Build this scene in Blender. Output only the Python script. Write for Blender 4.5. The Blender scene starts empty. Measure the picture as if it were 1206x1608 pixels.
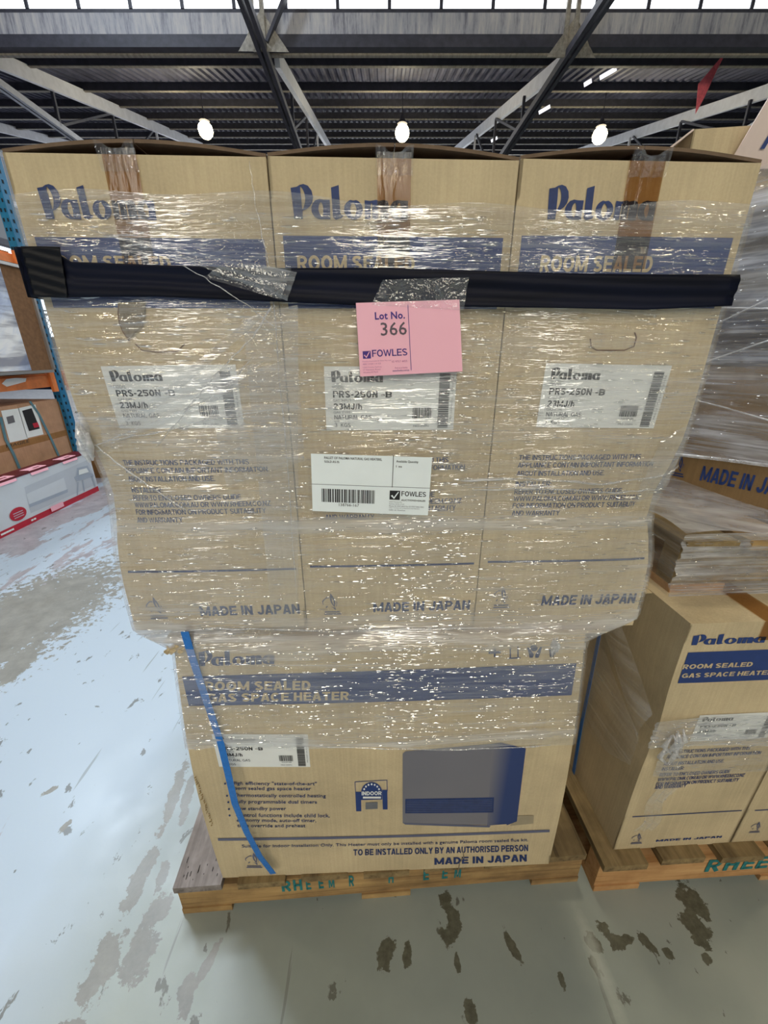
import bpy, math, random
from mathutils import Vector, Matrix

# ------------------------------------------------------------------ camera, world, lights, exposure
sc = bpy.context.scene
C = sc.collection
FPX, PITCH, EYE = 630.0, math.radians(21.77), 1.457
cam_d = bpy.data.cameras.new('camera')
cam_d.sensor_fit = 'VERTICAL'; cam_d.sensor_height = 36; cam_d.sensor_width = 27
cam_d.lens = FPX / 1608 * 36; cam_d.clip_start = .02; cam_d.clip_end = 300
cam = bpy.data.objects.new('camera', cam_d); C.objects.link(cam)
cam.location = (0, 0, EYE); cam.rotation_euler = (math.pi/2 - PITCH, 0, 0)
sc.camera = cam
sc.view_settings.view_transform = 'Standard'; sc.view_settings.look = 'None'
sc.view_settings.gamma = 1; sc.view_settings.use_curve_mapping = False
sc.view_settings.exposure = -0.10
sc.cycles.use_denoising = True
sc.cycles.max_bounces = 8; sc.cycles.transparent_max_bounces = 24
sc.cycles.sample_clamp_indirect = 6

w = bpy.data.worlds.new('sky'); sc.world = w; w.use_nodes = True
w.node_tree.nodes['Background'].inputs[0].default_value = (.80, .90, 1.0, 1)
w.node_tree.nodes['Background'].inputs[1].default_value = .24

def area(name, loc, target, size, energy, color, size_y=None):
    l = bpy.data.lights.new(name, 'AREA'); l.energy = energy; l.color = color
    l.shape = 'RECTANGLE'; l.size = size; l.size_y = size_y or size
    o = bpy.data.objects.new(name, l); C.objects.link(o); o.location = loc
    o.rotation_euler = (Vector(target) - Vector(loc)).to_track_quat('-Z', 'Y').to_euler()
    return o
# daylight through the translucent roof sheets over the aisle on the left
area('roof_daylight', (-6.1, 6.2, 9.9), (-1.4, .9, 0), 1.4, 480, (.76, .87, 1.0))
area('left_roof_daylight', (-1.9, 3.4, 7.6), (-3.3, 3.3, .8), 2.0, 260, (.84, .92, 1.0))
# unseen narrow area lights added behind the camera to make the film glint
for (lx, ly, lz, e_) in ((.75, -4.6, 5.6, 100), (-4.4, -9.8, 6.0, 130), (5.5, -10.0, 6.0, 130), (-2.6, -4.9, 5.6, 30)):
    area('film_glint_light', (lx, ly, lz), (0, .7, 1.1), .9, e_, (1, .965, .88), 4.6)
LAMP_W = 110

# ------------------------------------------------------------------ helpers
R = random.Random(7)
S_, C_ = math.sin(PITCH), math.cos(PITCH)
def ray(px, py):
    a = (px - 603) / FPX; b = (804 - py) / FPX
    return Vector((a, C_ + b*S_, -S_ + b*C_))
def at(px, py, Y):                      # point of the pixel's ray on the plane y = Y
    d = ray(px, py); t = Y / d.y
    return Vector((0, 0, EYE)) + d*t
def on_z(px, py, Z):
    d = ray(px, py); t = (Z - EYE) / d.z
    return Vector((0, 0, EYE)) + d*t
def on_plane(px, py, M):                # local (x, z) on the local plane y = 0 of matrix M
    I = M.inverted(); o = I @ Vector((0, 0, EYE)); d = I.to_3x3() @ ray(px, py)
    t = -o.y / d.y; p = o + d*t
    return (p.x, p.z)

def srgb(r, g, b):
    f = lambda c: (c/255/12.92) if c/255 <= .04045 else ((c/255+.055)/1.055)**2.4
    return (f(r), f(g), f(b), 1)

class NT:
    def __init__(s, name):
        s.m = bpy.data.materials.new(name); s.m.use_nodes = True
        s.t = s.m.node_tree; s.n = s.t.nodes; s.l = s.t.links; s.n.clear()
        s.out = s.n.new('ShaderNodeOutputMaterial')
    def add(s, typ, **kw):
        n = s.n.new(typ)
        for k, v in kw.items():
            if k.startswith('i_'):
                key = k[2:]; key = int(key) if key.isdigit() else key.replace('_', ' ')
                if isinstance(v, bpy.types.NodeSocket): s.l.new(v, n.inputs[key])
                else: n.inputs[key].default_value = v
            else: setattr(n, k, v)
        return n
    def coords(s, scale=(1, 1, 1), kind='Object', loc=(0, 0, 0), rot=(0, 0, 0)):
        tc = s.add('ShaderNodeTexCoord'); mp = s.add('ShaderNodeMapping')
        s.l.new(tc.outputs[kind], mp.inputs[0]); mp.inputs[3].default_value = scale
        mp.inputs[1].default_value = loc; mp.inputs[2].default_value = rot
        return mp.outputs[0]
    def noise(s, vec, scale, detail=4, rough=.5, dist=0):
        n = s.add('ShaderNodeTexNoise'); s.l.new(vec, n.inputs['Vector'])
        n.inputs['Scale'].default_value = scale; n.inputs['Detail'].default_value = detail
        n.inputs['Roughness'].default_value = rough; n.inputs['Distortion'].default_value = dist
        return n.outputs['Fac']
    def ramp(s, fac, stops):
        n = s.add('ShaderNodeValToRGB'); s.l.new(fac, n.inputs[0]); e = n.color_ramp.elements
        while len(e) < len(stops): e.new(.5)
        for i, (p, c) in enumerate(stops):
            e[i].position = p; e[i].color = c if not isinstance(c, (int, float)) else (c, c, c, 1)
        return n.outputs[0]
    def mix(s, fac, a, b, blend='MIX'):
        n = s.add('ShaderNodeMix', data_type='RGBA', blend_type=blend)
        for sock, v in ((n.inputs[0], fac), (n.inputs[6], a), (n.inputs[7], b)):
            if isinstance(v, bpy.types.NodeSocket): s.l.new(v, sock)
            else: sock.default_value = v
        return n.outputs[2]
    def math(s, op, a, b=None, clamp=False):
        n = s.add('ShaderNodeMath', operation=op, use_clamp=clamp)
        for i, v in enumerate((a, b)):
            if v is None: continue
            if isinstance(v, bpy.types.NodeSocket): s.l.new(v, n.inputs[i])
            else: n.inputs[i].default_value = v
        return n.outputs[0]
    def bump(s, h, strength=.3, dist=.01):
        n = s.add('ShaderNodeBump'); s.l.new(h, n.inputs['Height'])
        n.inputs['Strength'].default_value = strength; n.inputs['Distance'].default_value = dist
        return n.outputs[0]
    def bsdf(s, color, rough=.6, metal=0, normal=None, spec=.5, coat=0, emit=None, estr=0, coat_r=.1):
        p = s.add('ShaderNodeBsdfPrincipled')
        for k, v in (('Base Color', color), ('Roughness', rough), ('Metallic', metal), ('Specular IOR Level', spec), ('Coat Weight', coat), ('Coat Roughness', coat_r)):
            if isinstance(v, bpy.types.NodeSocket): s.l.new(v, p.inputs[k])
            else: p.inputs[k].default_value = v
        if normal is not None: s.l.new(normal, p.inputs['Normal'])
        if emit is not None:
            p.inputs['Emission Color'].default_value = emit; p.inputs['Emission Strength'].default_value = estr
        s.l.new(p.outputs[0], s.out.inputs[0]); return p

def simple(name, col, rough=.6, metal=0, var=.12, scale=12, bump=.0, spec=.5, coat=0, stretch=(1, 1, 1)):
    t = NT(name); v = t.coords(stretch); n = t.noise(v, scale, 5, .6)
    dark = tuple(c*(1-var) for c in col[:3]) + (1,); lite = tuple(min(1, c*(1+var)) for c in col[:3]) + (1,)
    c = t.ramp(n, [(.3, dark), (.7, lite)])
    nm = t.bump(n, bump, .01) if bump else None
    t.bsdf(c, rough, metal, nm, spec, coat); return t.m

# ------------------------------------------------------------------ materials
def mat_cardboard(name, col, grime=.25):
    t = NT(name)
    flute = t.noise(t.coords((160, 160, 2.5)), 1, 2, .5)
    big = t.noise(t.coords(), 5, 5, .6); fine = t.noise(t.coords(), 260, 3, .6)
    dark = tuple(c*.80 for c in col[:3]) + (1,); lite = tuple(min(1, c*1.08) for c in col[:3]) + (1,)
    c = t.ramp(big, [(.3, dark), (.65, lite)])
    c = t.mix(.12, c, t.ramp(flute, [(.35, .35), (.65, .75)]), 'OVERLAY')
    c = t.mix(.10, c, t.ramp(fine, [(.35, .3), (.65, .7)]), 'OVERLAY')
    sc_ = t.noise(t.coords((1, 1, 1.6)), 22, 6, .75, 1.2)
    c = t.mix(t.ramp(sc_, [(.70, 0.0), (.78, grime)]), c, tuple(x*.45 for x in col[:3]) + (1,))
    t.bsdf(c, .78, 0, t.bump(flute, .12, .002), .25); return t.m
CARD = mat_cardboard('cardboard', srgb(200, 182, 148))
CARD_D = mat_cardboard('darker_cardboard', srgb(160, 118, 74))
CARD_P = mat_cardboard('pinkish_cardboard', srgb(196, 156, 126))
CARD_TORN = simple('torn_cardboard_liner', srgb(142, 130, 110), .95, var=.22, scale=60, bump=.6)
CARD_IN = simple('cardboard_inner_face', srgb(120, 88, 60), .9, var=.2, scale=30)
CARD_FLAP = simple('shaded_flap_board', srgb(112, 92, 74), .9, var=.2, scale=30)  # flaps coloured darker to stand for their shaded undersides
INK = simple('blue_ink', srgb(32, 58, 118), .6, var=.10, scale=40)
INK_W = simple('worn_blue_ink', srgb(34, 54, 104), .6, var=.25, scale=70)
TANINK = simple('unprinted_kraft', srgb(200, 182, 146), .75, var=.06, scale=60)
GREYINK = simple('grey_blue_ink', srgb(96, 100, 124), .6, var=.08, scale=30)
PAPER = simple('white_sticker_paper', srgb(232, 234, 232), .45, var=.03, scale=20)
PAPER2 = simple('white_label_paper', srgb(240, 248, 250), .5, var=.02, scale=20)
BLACKINK = simple('black_ink', srgb(28, 28, 32), .5, var=.15, scale=50)
GREYTXT = simple('grey_ink', srgb(110, 112, 118), .5, var=.1, scale=50)
PINK = simple('pink_card', srgb(255, 190, 208), .55, var=.02, scale=12)
PURPLE = simple('purple_ink', srgb(70, 40, 130), .5, var=.1, scale=50)
PINKTXT = simple('faint_mauve_ink', srgb(190, 112, 160), .5, var=.1, scale=50)
REDP = simple('red_print', srgb(190, 30, 56), .35, var=.08, scale=12)
DRED = simple('dark_red_print', srgb(96, 14, 30), .45, var=.2, scale=12)
WHITEC = simple('white_printed_carton', srgb(214, 224, 234), .35, var=.04, scale=3)
PALEGREY = simple('pale_grey_print', srgb(168, 182, 200), .4, var=.06, scale=5)
PALER = simple('paler_grey_print', srgb(196, 206, 218), .4, var=.04, scale=5)
BLUESTRAP = simple('blue_strapping', srgb(28, 112, 196), .35, var=.12, scale=90, bump=.2)
TEALSTRAP = simple('teal_strapping', srgb(92, 136, 150), .4, var=.12, scale=90)
BLUEST = simple('blue_rack_paint', srgb(28, 112, 156), .45, var=.18, scale=9)
DKBLUE = simple('dark_blue_rack_paint', srgb(16, 52, 88), .5, var=.15, scale=9)
HOLE = simple('punched_hole_shadow', srgb(12, 26, 36), .8)
ORANGE = simple('orange_beam_paint', srgb(226, 130, 70), .45, var=.14, scale=14)
BLACKM = simple('black_plastic', srgb(26, 27, 31), .45, var=.2, scale=10)
SILVER = simple('silver_frame', srgb(200, 200, 200), .3, metal=.8, var=.06)
WIRE = simple('galvanised_wire', srgb(150, 146, 144), .4, metal=.6, var=.1)
STEELD = simple('dark_painted_steel', srgb(62, 62, 72), .55, var=.25, scale=8, stretch=(1, 1, 1))
STEELW = simple('white_painted_steel', srgb(216, 218, 226), .5, var=.10, scale=5)
STEELM = simple('pale_roof_steel', srgb(150, 144, 132), .6, var=.35, scale=6, stretch=(3, .3, 3))  # paler steel; on purlin flanges and gutter lips it paints in lit edges
PIPE = simple('galvanised_pipe', srgb(170, 174, 184), .35, metal=.4, var=.1)
FLAGRED = simple('red_fabric', srgb(226, 104, 116), .8, var=.2, scale=20)

t = NT('roof_deck'); n = t.noise(t.coords((1, .25, 1)), 3, 5, .7)
t.bsdf(t.ramp(n, [(.3, srgb(44, 46, 64)), (.7, srgb(94, 96, 120))]), .7); DECK = t.m
t = NT('stained_gutter'); n = t.noise(t.coords((5, 1, .6)), 2.2, 6, .75)
t.bsdf(t.ramp(n, [(.3, srgb(104, 104, 116)), (.48, srgb(172, 172, 178)), (.7, srgb(206, 202, 196))]), .7); GUTTER = t.m

def emit(name, col, s):
    t = NT(name); e = t.add('ShaderNodeEmission'); e.inputs[0].default_value = col; e.inputs[1].default_value = s
    t.l.new(e.outputs[0], t.out.inputs[0]); return t.m
SKYPANE = emit('bright_sky_pane', (.90, .95, 1, 1), 3.2)
WINPANE = emit('bright_window_pane', (.80, .90, 1, 1), 2.6)
LAMPGLOW = emit('lamp_glow', (1, .86, .52, 1), 30)
STRIPGLOW = emit('strip_light_glow', (.95, .95, 1, 1), 1.3)

def mat_wood(name, a, b, c, ax='x', rough=.85, grey=.0):
    t = NT(name); st = (2.5, 40, 40) if ax == 'x' else (40, 2.5, 40)
    g = t.noise(t.coords(st), 1, 6, .65, .6); big = t.noise(t.coords(), 7, 4, .6)
    col = t.ramp(g, [(.25, c), (.45, a), (.7, b)])
    col = t.mix(t.ramp(big, [(.35, .55), (.6, 0.0)]), col, c)
    t.bsdf(col, rough, 0, t.bump(g, .5, .004), .2); return t.m
WOODY = mat_wood('yellow_pine', srgb(166, 134, 90), srgb(196, 164, 112), srgb(92, 74, 54))
WOODO = mat_wood('orange_pine', srgb(192, 148, 100), srgb(214, 174, 124), srgb(140, 98, 60))
WOODG = mat_wood('weathered_grey_wood', srgb(136, 128, 124), srgb(164, 156, 152), srgb(70, 62, 58), 'y')
WOODT = mat_wood('dirty_tan_wood', srgb(138, 118, 84), srgb(166, 144, 104), srgb(66, 56, 44), 'y')
TEALINK = simple('teal_stencil', srgb(34, 118, 120), .8, var=.3, scale=60)

def mat_floor():
    t = NT('painted_concrete')
    base = t.ramp(t.noise(t.coords(), 1.3, 6, .6), [(.3, srgb(138, 147, 142)), (.7, srgb(164, 172, 165))])
    # daylight on the left floor painted in as a paler tint, then worn bare concrete
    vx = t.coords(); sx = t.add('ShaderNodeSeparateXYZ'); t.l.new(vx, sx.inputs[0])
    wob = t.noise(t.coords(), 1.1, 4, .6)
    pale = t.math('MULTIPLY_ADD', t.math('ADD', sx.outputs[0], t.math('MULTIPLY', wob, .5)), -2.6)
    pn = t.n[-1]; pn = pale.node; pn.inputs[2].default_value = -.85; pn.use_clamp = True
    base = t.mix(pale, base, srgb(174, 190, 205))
    rot = t.coords((1, .28, 1), rot=(0, 0, math.radians(-32)))
    w1 = t.noise(rot, 2.6, 10, .68, .4)
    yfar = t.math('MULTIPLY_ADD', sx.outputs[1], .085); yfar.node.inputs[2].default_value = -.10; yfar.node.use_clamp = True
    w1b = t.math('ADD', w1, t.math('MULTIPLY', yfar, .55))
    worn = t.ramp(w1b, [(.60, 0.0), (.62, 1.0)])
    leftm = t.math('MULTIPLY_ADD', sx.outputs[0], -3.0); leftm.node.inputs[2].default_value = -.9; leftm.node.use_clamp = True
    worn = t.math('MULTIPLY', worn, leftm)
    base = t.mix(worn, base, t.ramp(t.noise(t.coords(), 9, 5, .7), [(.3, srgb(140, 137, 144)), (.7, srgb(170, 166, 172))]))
    # small chips and scratches
    ch = t.noise(t.coords((1, .55, 1), rot=(0, 0, .5)), 19, 6, .62, .3)
    base = t.mix(t.ramp(ch, [(.64, 0.0), (.66, .75)]), base, srgb(82, 80, 70))
    scr = t.noise(t.coords((26, 1.2, 1), rot=(0, 0, -.4)), 1.5, 3, .5)
    base = t.mix(t.ramp(scr, [(.71, 0.0), (.73, .45)]), base, srgb(96, 98, 92))
    # patches where the paint has flaked off
    spots = []
    def sp(px, py, rx, ry, rot_=0):
        p = on_z(px, py, 0); spots.append((p.x, p.y, rx, ry, rot_))
    for a in ((700,1418,.022,.03,.2),(712,1448,.022,.04,.3),(706,1470,.03,.03,0),(608,1498,.026,.04,-.4),(640,1500,.012,.028,-.2),
              (718,1510,.008,.02,0),(805,1488,.012,.05,.4),(1085,1415,.04,.05,0),(1090,1450,.038,.05,.15),(1100,1472,.022,.03,0),
              (950,1462,.02,.03,.8),(968,1478,.02,.024,.9),(1015,1478,.014,.03,.5),(932,1482,.018,.03,.5),(985,1474,.02,.012,.3),
              (740,1588,.016,.03,.3),(880,1535,.01,.02,0),(1110,1505,.014,.014,.3),(932,1513,.01,.02,0),(1050,1497,.015,.014,.3)):
        sp(*a)
    streaks = []
    for (x0, y0, x1, y1, wd) in ((293,1196,252,1306,.022),(304,1216,286,1286,.018),(242,1328,196,1434,.028),(266,1400,228,1462,.030),(232,1455,200,1552,.040),(190,1460,130,1585,.038),
                                 (262,1350,252,1392,.016),(120,1600,100,1640,.04),(-260,1150,170,885,.42),(60,1010,-10,1080,.08),(90,1235,60,1252,.012),(110,1290,90,1310,.012),(345,1480,300,1560,.012),(300,1530,285,1600,.02)):
        a, b = on_z(x0, y0, 0), on_z(x1, y1, 0); streaks.append(((a.x+b.x)/2, (a.y+b.y)/2, (b-a).length/2*1.1, wd, math.atan2(b.y-a.y, b.x-a.x)))
    wv = t.add('ShaderNodeTexNoise'); t.l.new(t.coords(), wv.inputs['Vector']); wv.inputs['Scale'].default_value = 26; wv.inputs['Detail'].default_value = 8; wv.inputs['Roughness'].default_value = .68
    def field(lst):
      acc = None
      for (x, y, rx, ry, r_) in lst:
        mp = t.add('ShaderNodeMapping', vector_type='TEXTURE'); tc = t.add('ShaderNodeTexCoord'); t.l.new(tc.outputs['Object'], mp.inputs[0])
        mp.inputs[1].default_value = (x, y, 0); mp.inputs[2].default_value = (0, 0, r_); mp.inputs[3].default_value = (rx, ry, 1)
        ln = t.add('ShaderNodeVectorMath', operation='LENGTH'); t.l.new(mp.outputs[0], ln.inputs[0])
        d = ln.outputs['Value']
        acc = d if acc is None else t.math('MINIMUM', acc, d)
      return acc
    wob2 = t.math('MULTIPLY_ADD', wv.outputs['Fac'], 2.8); wob2.node.inputs[2].default_value = -1.4
    a2 = t.math('ADD', field(streaks), wob2)
    base = t.mix(t.ramp(a2, [(.90, 1.0), (.98, 0.0)]), base, t.ramp(t.noise(t.coords(), 12, 5, .7), [(.3, srgb(120, 121, 116)), (.7, srgb(146, 146, 140))]))
    a1 = t.math('ADD', field(spots), wob2)
    base = t.mix(t.ramp(a1, [(.80, 1.0), (.86, 0.0)]), base, t.ramp(t.noise(t.coords(), 60, 4, .7), [(.3, srgb(78, 78, 64)), (.7, srgb(108, 108, 94))]))
    # floor glare painted in as a pale line
    a, b = on_z(905, 1425, 0), on_z(985, 1625, 0)
    sk = t.math('ADD', field([((a.x+b.x)/2, (a.y+b.y)/2, (b-a).length/2*1.2, .026, math.atan2(b.y-a.y, b.x-a.x))]), t.math('MULTIPLY', wob2, .35))
    base = t.mix(t.ramp(sk, [(.3, .6), (1.0, 0.0)]), base, srgb(190, 196, 188))
    rg = t.ramp(t.noise(t.coords(), 6, 4, .6), [(.3, .30), (.7, .48)])
    p = t.bsdf(base, rg, 0, t.bump(t.noise(t.coords(), 30, 5, .6), .08, .004), .5)
    return t.m
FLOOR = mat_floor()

def mat_film(name, haze=.16, streak=.30, sx=9, sz=120, bumpd=.0030, gloss=.11, bands=(), tint=(.86, .87, .90, 1), rough=.07, axis='z', maxh=.8):
    """Clear stretch film: mostly see-through, milky where layers pile up, glossy on every wrinkle."""
    t = NT(name)
    st = (sx, sx, sz) if axis == 'z' else ((sz, sx, sx) if axis == 'x' else (sx, sx, sx))
    w1 = t.noise(t.coords(st), 1, 3, .55, .25)
    st2 = tuple(v*.28 for v in st); w2 = t.noise(t.coords(st2, loc=(3, 1, 7)), 1, 4, .6, .5)
    w3 = t.noise(t.coords((3, 3, 5), loc=(5, 5, 5)), 1, 4, .6, .8)
    st4 = (st[0]*6, st[1]*6, st[2]*.8); w4 = t.noise(t.coords(st4, loc=(9, 2, 4)), 1, 2, .5)
    h = t.math('ADD', t.math('MULTIPLY', w1, 1.0), t.math('MULTIPLY', w2, 2.0))
    h = t.math('ADD', h, t.math('MULTIPLY', w4, .06))
    nm = t.bump(h, 1.0, bumpd*1.15); nm2 = t.bump(h, 1.0, bumpd*.35)
    hz = t.math('MULTIPLY', t.ramp(w2, [(.42, 0.0), (.72, 1.0)]), streak)
    hz = t.math('ADD', hz, t.math('MULTIPLY', t.ramp(w1, [(.5, 0.0), (.75, 1.0)]), streak*.6))
    fs = t.noise(t.coords((st[0]*.6, st[1]*.6, st[2]*2.4), loc=(1, 8, 2)), 1, 2, .5)
    hz = t.math('ADD', hz, t.math('MULTIPLY', t.ramp(fs, [(.48, 0.0), (.62, 1.0)]), streak*.42))
    hz = t.math('MULTIPLY', hz, t.ramp(w3, [(.35, .35), (.65, 1.5)]))
    hz = t.math('ADD', hz, haze)
    if bands:
        v = t.coords(); s = t.add('ShaderNodeSeparateXYZ'); t.l.new(v, s.inputs[0])
        zz = t.math('ADD', s.outputs[2], t.math('MULTIPLY_ADD', w3, .05))
        zz.node.inputs[1].links[0].from_node.inputs[2].default_value = -.025
        for (z0, wd, amt) in bands:
            d = t.math('DIVIDE', t.math('ABSOLUTE', t.math('SUBTRACT', zz, z0)), wd)
            k = t.math('MULTIPLY', t.math('SUBTRACT', 1.0, d, True), amt)
            k = t.math('MULTIPLY', k, t.ramp(w2, [(.3, .5), (.7, 1.3)]))
            hz = t.math('ADD', hz, k)
    hz = t.math('MINIMUM', hz, maxh)
    tr = t.add('ShaderNodeBsdfTransparent'); tr.inputs[0].default_value = (.985, .985, .985, 1)
    df = t.add('ShaderNodeBsdfDiffuse'); df.inputs[0].default_value = tint
    tl = t.add('ShaderNodeBsdfTranslucent'); tl.inputs[0].default_value = tint
    t.l.new(nm2, df.inputs['Normal'])
    dm = t.add('ShaderNodeMixShader'); dm.inputs[0].default_value = .3; t.l.new(df.outputs[0], dm.inputs[1]); t.l.new(tl.outputs[0], dm.inputs[2])
    a = t.add('ShaderNodeMixShader'); t.l.new(hz, a.inputs[0]); t.l.new(tr.outputs[0], a.inputs[1]); t.l.new(dm.outputs[0], a.inputs[2])
    gl = t.add('ShaderNodeBsdfGlossy'); gl.inputs['Roughness'].default_value = rough; t.l.new(nm, gl.inputs['Normal']); gl.inputs[0].default_value = (1, 1, 1, 1)
    b = t.add('ShaderNodeMixShader'); b.inputs[0].default_value = gloss
    t.l.new(a.outputs[0], b.inputs[1]); t.l.new(gl.outputs[0], b.inputs[2])
    t.l.new(b.outputs[0], t.out.inputs[0]); return t.m
FILM = mat_film('stretch_film', .075, .22, bands=((1.165, .022, .34), (.935, .05, .34), (.655, .02, .30), (1.62, .03, .05), (1.05, .05, .08)))
FILM2 = mat_film('thick_stretch_film', .18, .42, 7, 80, .0030, .13)
FILM3 = mat_film('single_layer_film', .05, .22, 6, 70, .0026, .08)
RIDGE = mat_film('film_ridge', .05, .06, 40, 40, .0003, .34, axis='n')
ROPE = mat_film('bunched_film', .30, .5, 60, 60, .0015, .16, axis='n')
CREASE = mat_film('film_crease', .10, .4, 60, 60, .0015, .16, axis='n')

def mat_tape():
    t = NT('clear_brown_tape')
    n1 = t.noise(t.coords((60, 60, 14)), 1, 3, .6, .4)
    nm = t.bump(n1, 1.0, .0006)
    tr = t.add('ShaderNodeBsdfTransparent'); tr.inputs[0].default_value = (.66, .50, .34, 1)
    gl = t.add('ShaderNodeBsdfGlossy'); gl.inputs['Roughness'].default_value = .1; t.l.new(nm, gl.inputs['Normal'])
    b = t.add('ShaderNodeMixShader'); b.inputs[0].default_value = .022
    t.l.new(tr.outputs[0], b.inputs[1]); t.l.new(gl.outputs[0], b.inputs[2]); t.l.new(b.outputs[0], t.out.inputs[0]); return t.m
TAPE = mat_tape()
CLEARTAPE = mat_film('clear_tape', .03, .10, 60, 60, .0030, .10, axis='n')
def mat_blackfilm():
    t = NT('black_plastic_film')
    n1 = t.noise(t.coords((4, 4, 60)), 1, 3, .5, .6)
    t.bsdf(t.ramp(n1, [(.3, srgb(7, 10, 24)), (.7, srgb(14, 19, 40))]), .5, 0, t.bump(n1, .10, .003), .16); return t.m
BLACKFILM = mat_blackfilm()
t = NT('crinkled_black_tape'); n = t.noise(t.coords((18, 18, 60)), 1, 4, .6, 1.0)
t.bsdf(srgb(9, 11, 18), .42, 0, t.bump(n, .4, .003), .22); BLACKTAPE = t.m

# ------------------------------------------------------------------ mesh builders
def tag(o, label=None, cat=None, group=None, kind=None):
    if label: o['label'] = label
    if cat: o['category'] = cat
    if group: o['group'] = group
    if kind: o['kind'] = kind
    return o
def thing(name, label, cat, loc=(0, 0, 0), rz=0, group=None):
    o = bpy.data.objects.new(name, None); C.objects.link(o); o.empty_display_size = .1
    o.location = loc; o.rotation_euler = (0, 0, rz); return tag(o, label, cat, group)
def TM(loc, rz): return Matrix.Translation(Vector(loc)) @ Matrix.Rotation(rz, 4, 'Z')

class MB:
    def __init__(s): s.v = []; s.f = []
    def quad(s, a, b, c, d):
        i = len(s.v); s.v += [tuple(a), tuple(b), tuple(c), tuple(d)]; s.f.append((i, i+1, i+2, i+3)); return s
    def box(s, x0, y0, z0, x1, y1, z1):
        i = len(s.v)
        s.v += [(x0,y0,z0),(x1,y0,z0),(x1,y1,z0),(x0,y1,z0),(x0,y0,z1),(x1,y0,z1),(x1,y1,z1),(x0,y1,z1)]
        s.f += [tuple(i+k for k in q) for q in ((0,3,2,1),(4,5,6,7),(0,1,5,4),(1,2,6,5),(2,3,7,6),(3,0,4,7))]; return s
    def bar(s, a, b, w, h=None, up=(0, 0, 1)):
        a = Vector(a); b = Vector(b); d = (b-a).normalized(); h = h or w
        u = d.cross(Vector(up)); u = u.normalized() if u.length > 1e-4 else Vector((1, 0, 0)); v = u.cross(d)
        i = len(s.v)
        for p in (a, b):
            for (x, y) in ((-1,-1),(1,-1),(1,1),(-1,1)): s.v.append(tuple(p + u*x*w/2 + v*y*h/2))
        s.f += [tuple(i+k for k in q) for q in ((0,1,2,3),(7,6,5,4),(0,4,5,1),(1,5,6,2),(2,6,7,3),(3,7,4,0))]; return s
    def tube(s, pts, r, n=8, cap=True):
        pts = [Vector(p) for p in pts]; base = len(s.v)
        rr = r if hasattr(r, '__len__') else [r]*len(pts)
        prev = None
        for k, p in enumerate(pts):
            d = (pts[min(k+1, len(pts)-1)] - pts[max(k-1, 0)]).normalized()
            if prev is None:
                u = d.orthogonal().normalized()
            else:
                u = (prev - d*prev.dot(d)).normalized()
            prev = u; v = d.cross(u)
            for j in range(n):
                a = 2*math.pi*j/n; s.v.append(tuple(p + (u*math.cos(a) + v*math.sin(a))*rr[k]))
        for k in range(len(pts)-1):
            for j in range(n):
                a = base + k*n + j; b = base + k*n + (j+1) % n
                s.f.append((a, b, b+n, a+n))
        if cap:
            s.f.append(tuple(base + j for j in reversed(range(n)))); s.f.append(tuple(base + (len(pts)-1)*n + j for j in range(n)))
        return s
    def grid(s, fn, nu, nv):
        b = len(s.v)
        for j in range(nv+1):
            for i in range(nu+1): s.v.append(tuple(fn(i/nu, j/nv)))
        for j in range(nv):
            for i in range(nu):
                a = b + j*(nu+1) + i; s.f.append((a, a+1, a+nu+2, a+nu+1))
        return s
    def build(s, name, mat, parent=None, smooth=False, mats=None):
        me = bpy.data.meshes.new(name); me.from_pydata(s.v, [], s.f); me.update()
        me.materials.append(mat)
        o = bpy.data.objects.new(name, me); C.objects.link(o)
        if parent: o.parent = parent
        if smooth: me.polygons.foreach_set('use_smooth', [True]*len(me.polygons))
        return o
def solid(o, th, off=0):
    m = o.modifiers.new('thickness', 'SOLIDIFY'); m.thickness = th; m.offset = off; return o

# --- flat outlines (lettering, logos) as filled 2-D curves turned into meshes
_cache = {}
def _curve_mesh(cu):
    o = bpy.data.objects.new('tmp', cu); me = o.to_mesh()
    vs = [(v.co.x, v.co.y) for v in me.vertices]; fs = [tuple(p.vertices) for p in me.polygons]
    o.to_mesh_clear(); bpy.data.objects.remove(o); bpy.data.curves.remove(cu)
    x0 = min(v[0] for v in vs); x1 = max(v[0] for v in vs); y0 = min(v[1] for v in vs); y1 = max(v[1] for v in vs)
    dx = max(x1-x0, 1e-6); dy = max(y1-y0, 1e-6)
    return [((x-x0)/dx, (y-y0)/dy) for x, y in vs], fs
def text2d(s, bold=0.0, shear=0.0, res=2):
    k = (s, bold, shear)
    if k not in _cache:
        cu = bpy.data.curves.new('tmp', 'FONT'); cu.body = s; cu.size = 1; cu.offset = bold; cu.shear = shear
        cu.resolution_u = res; cu.space_character = 1 + bold*2.2; cu.fill_mode = 'BOTH'
        cu.dimensions = '2D'
        _cache[k] = _curve_mesh(cu)
    return _cache[k]
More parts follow.
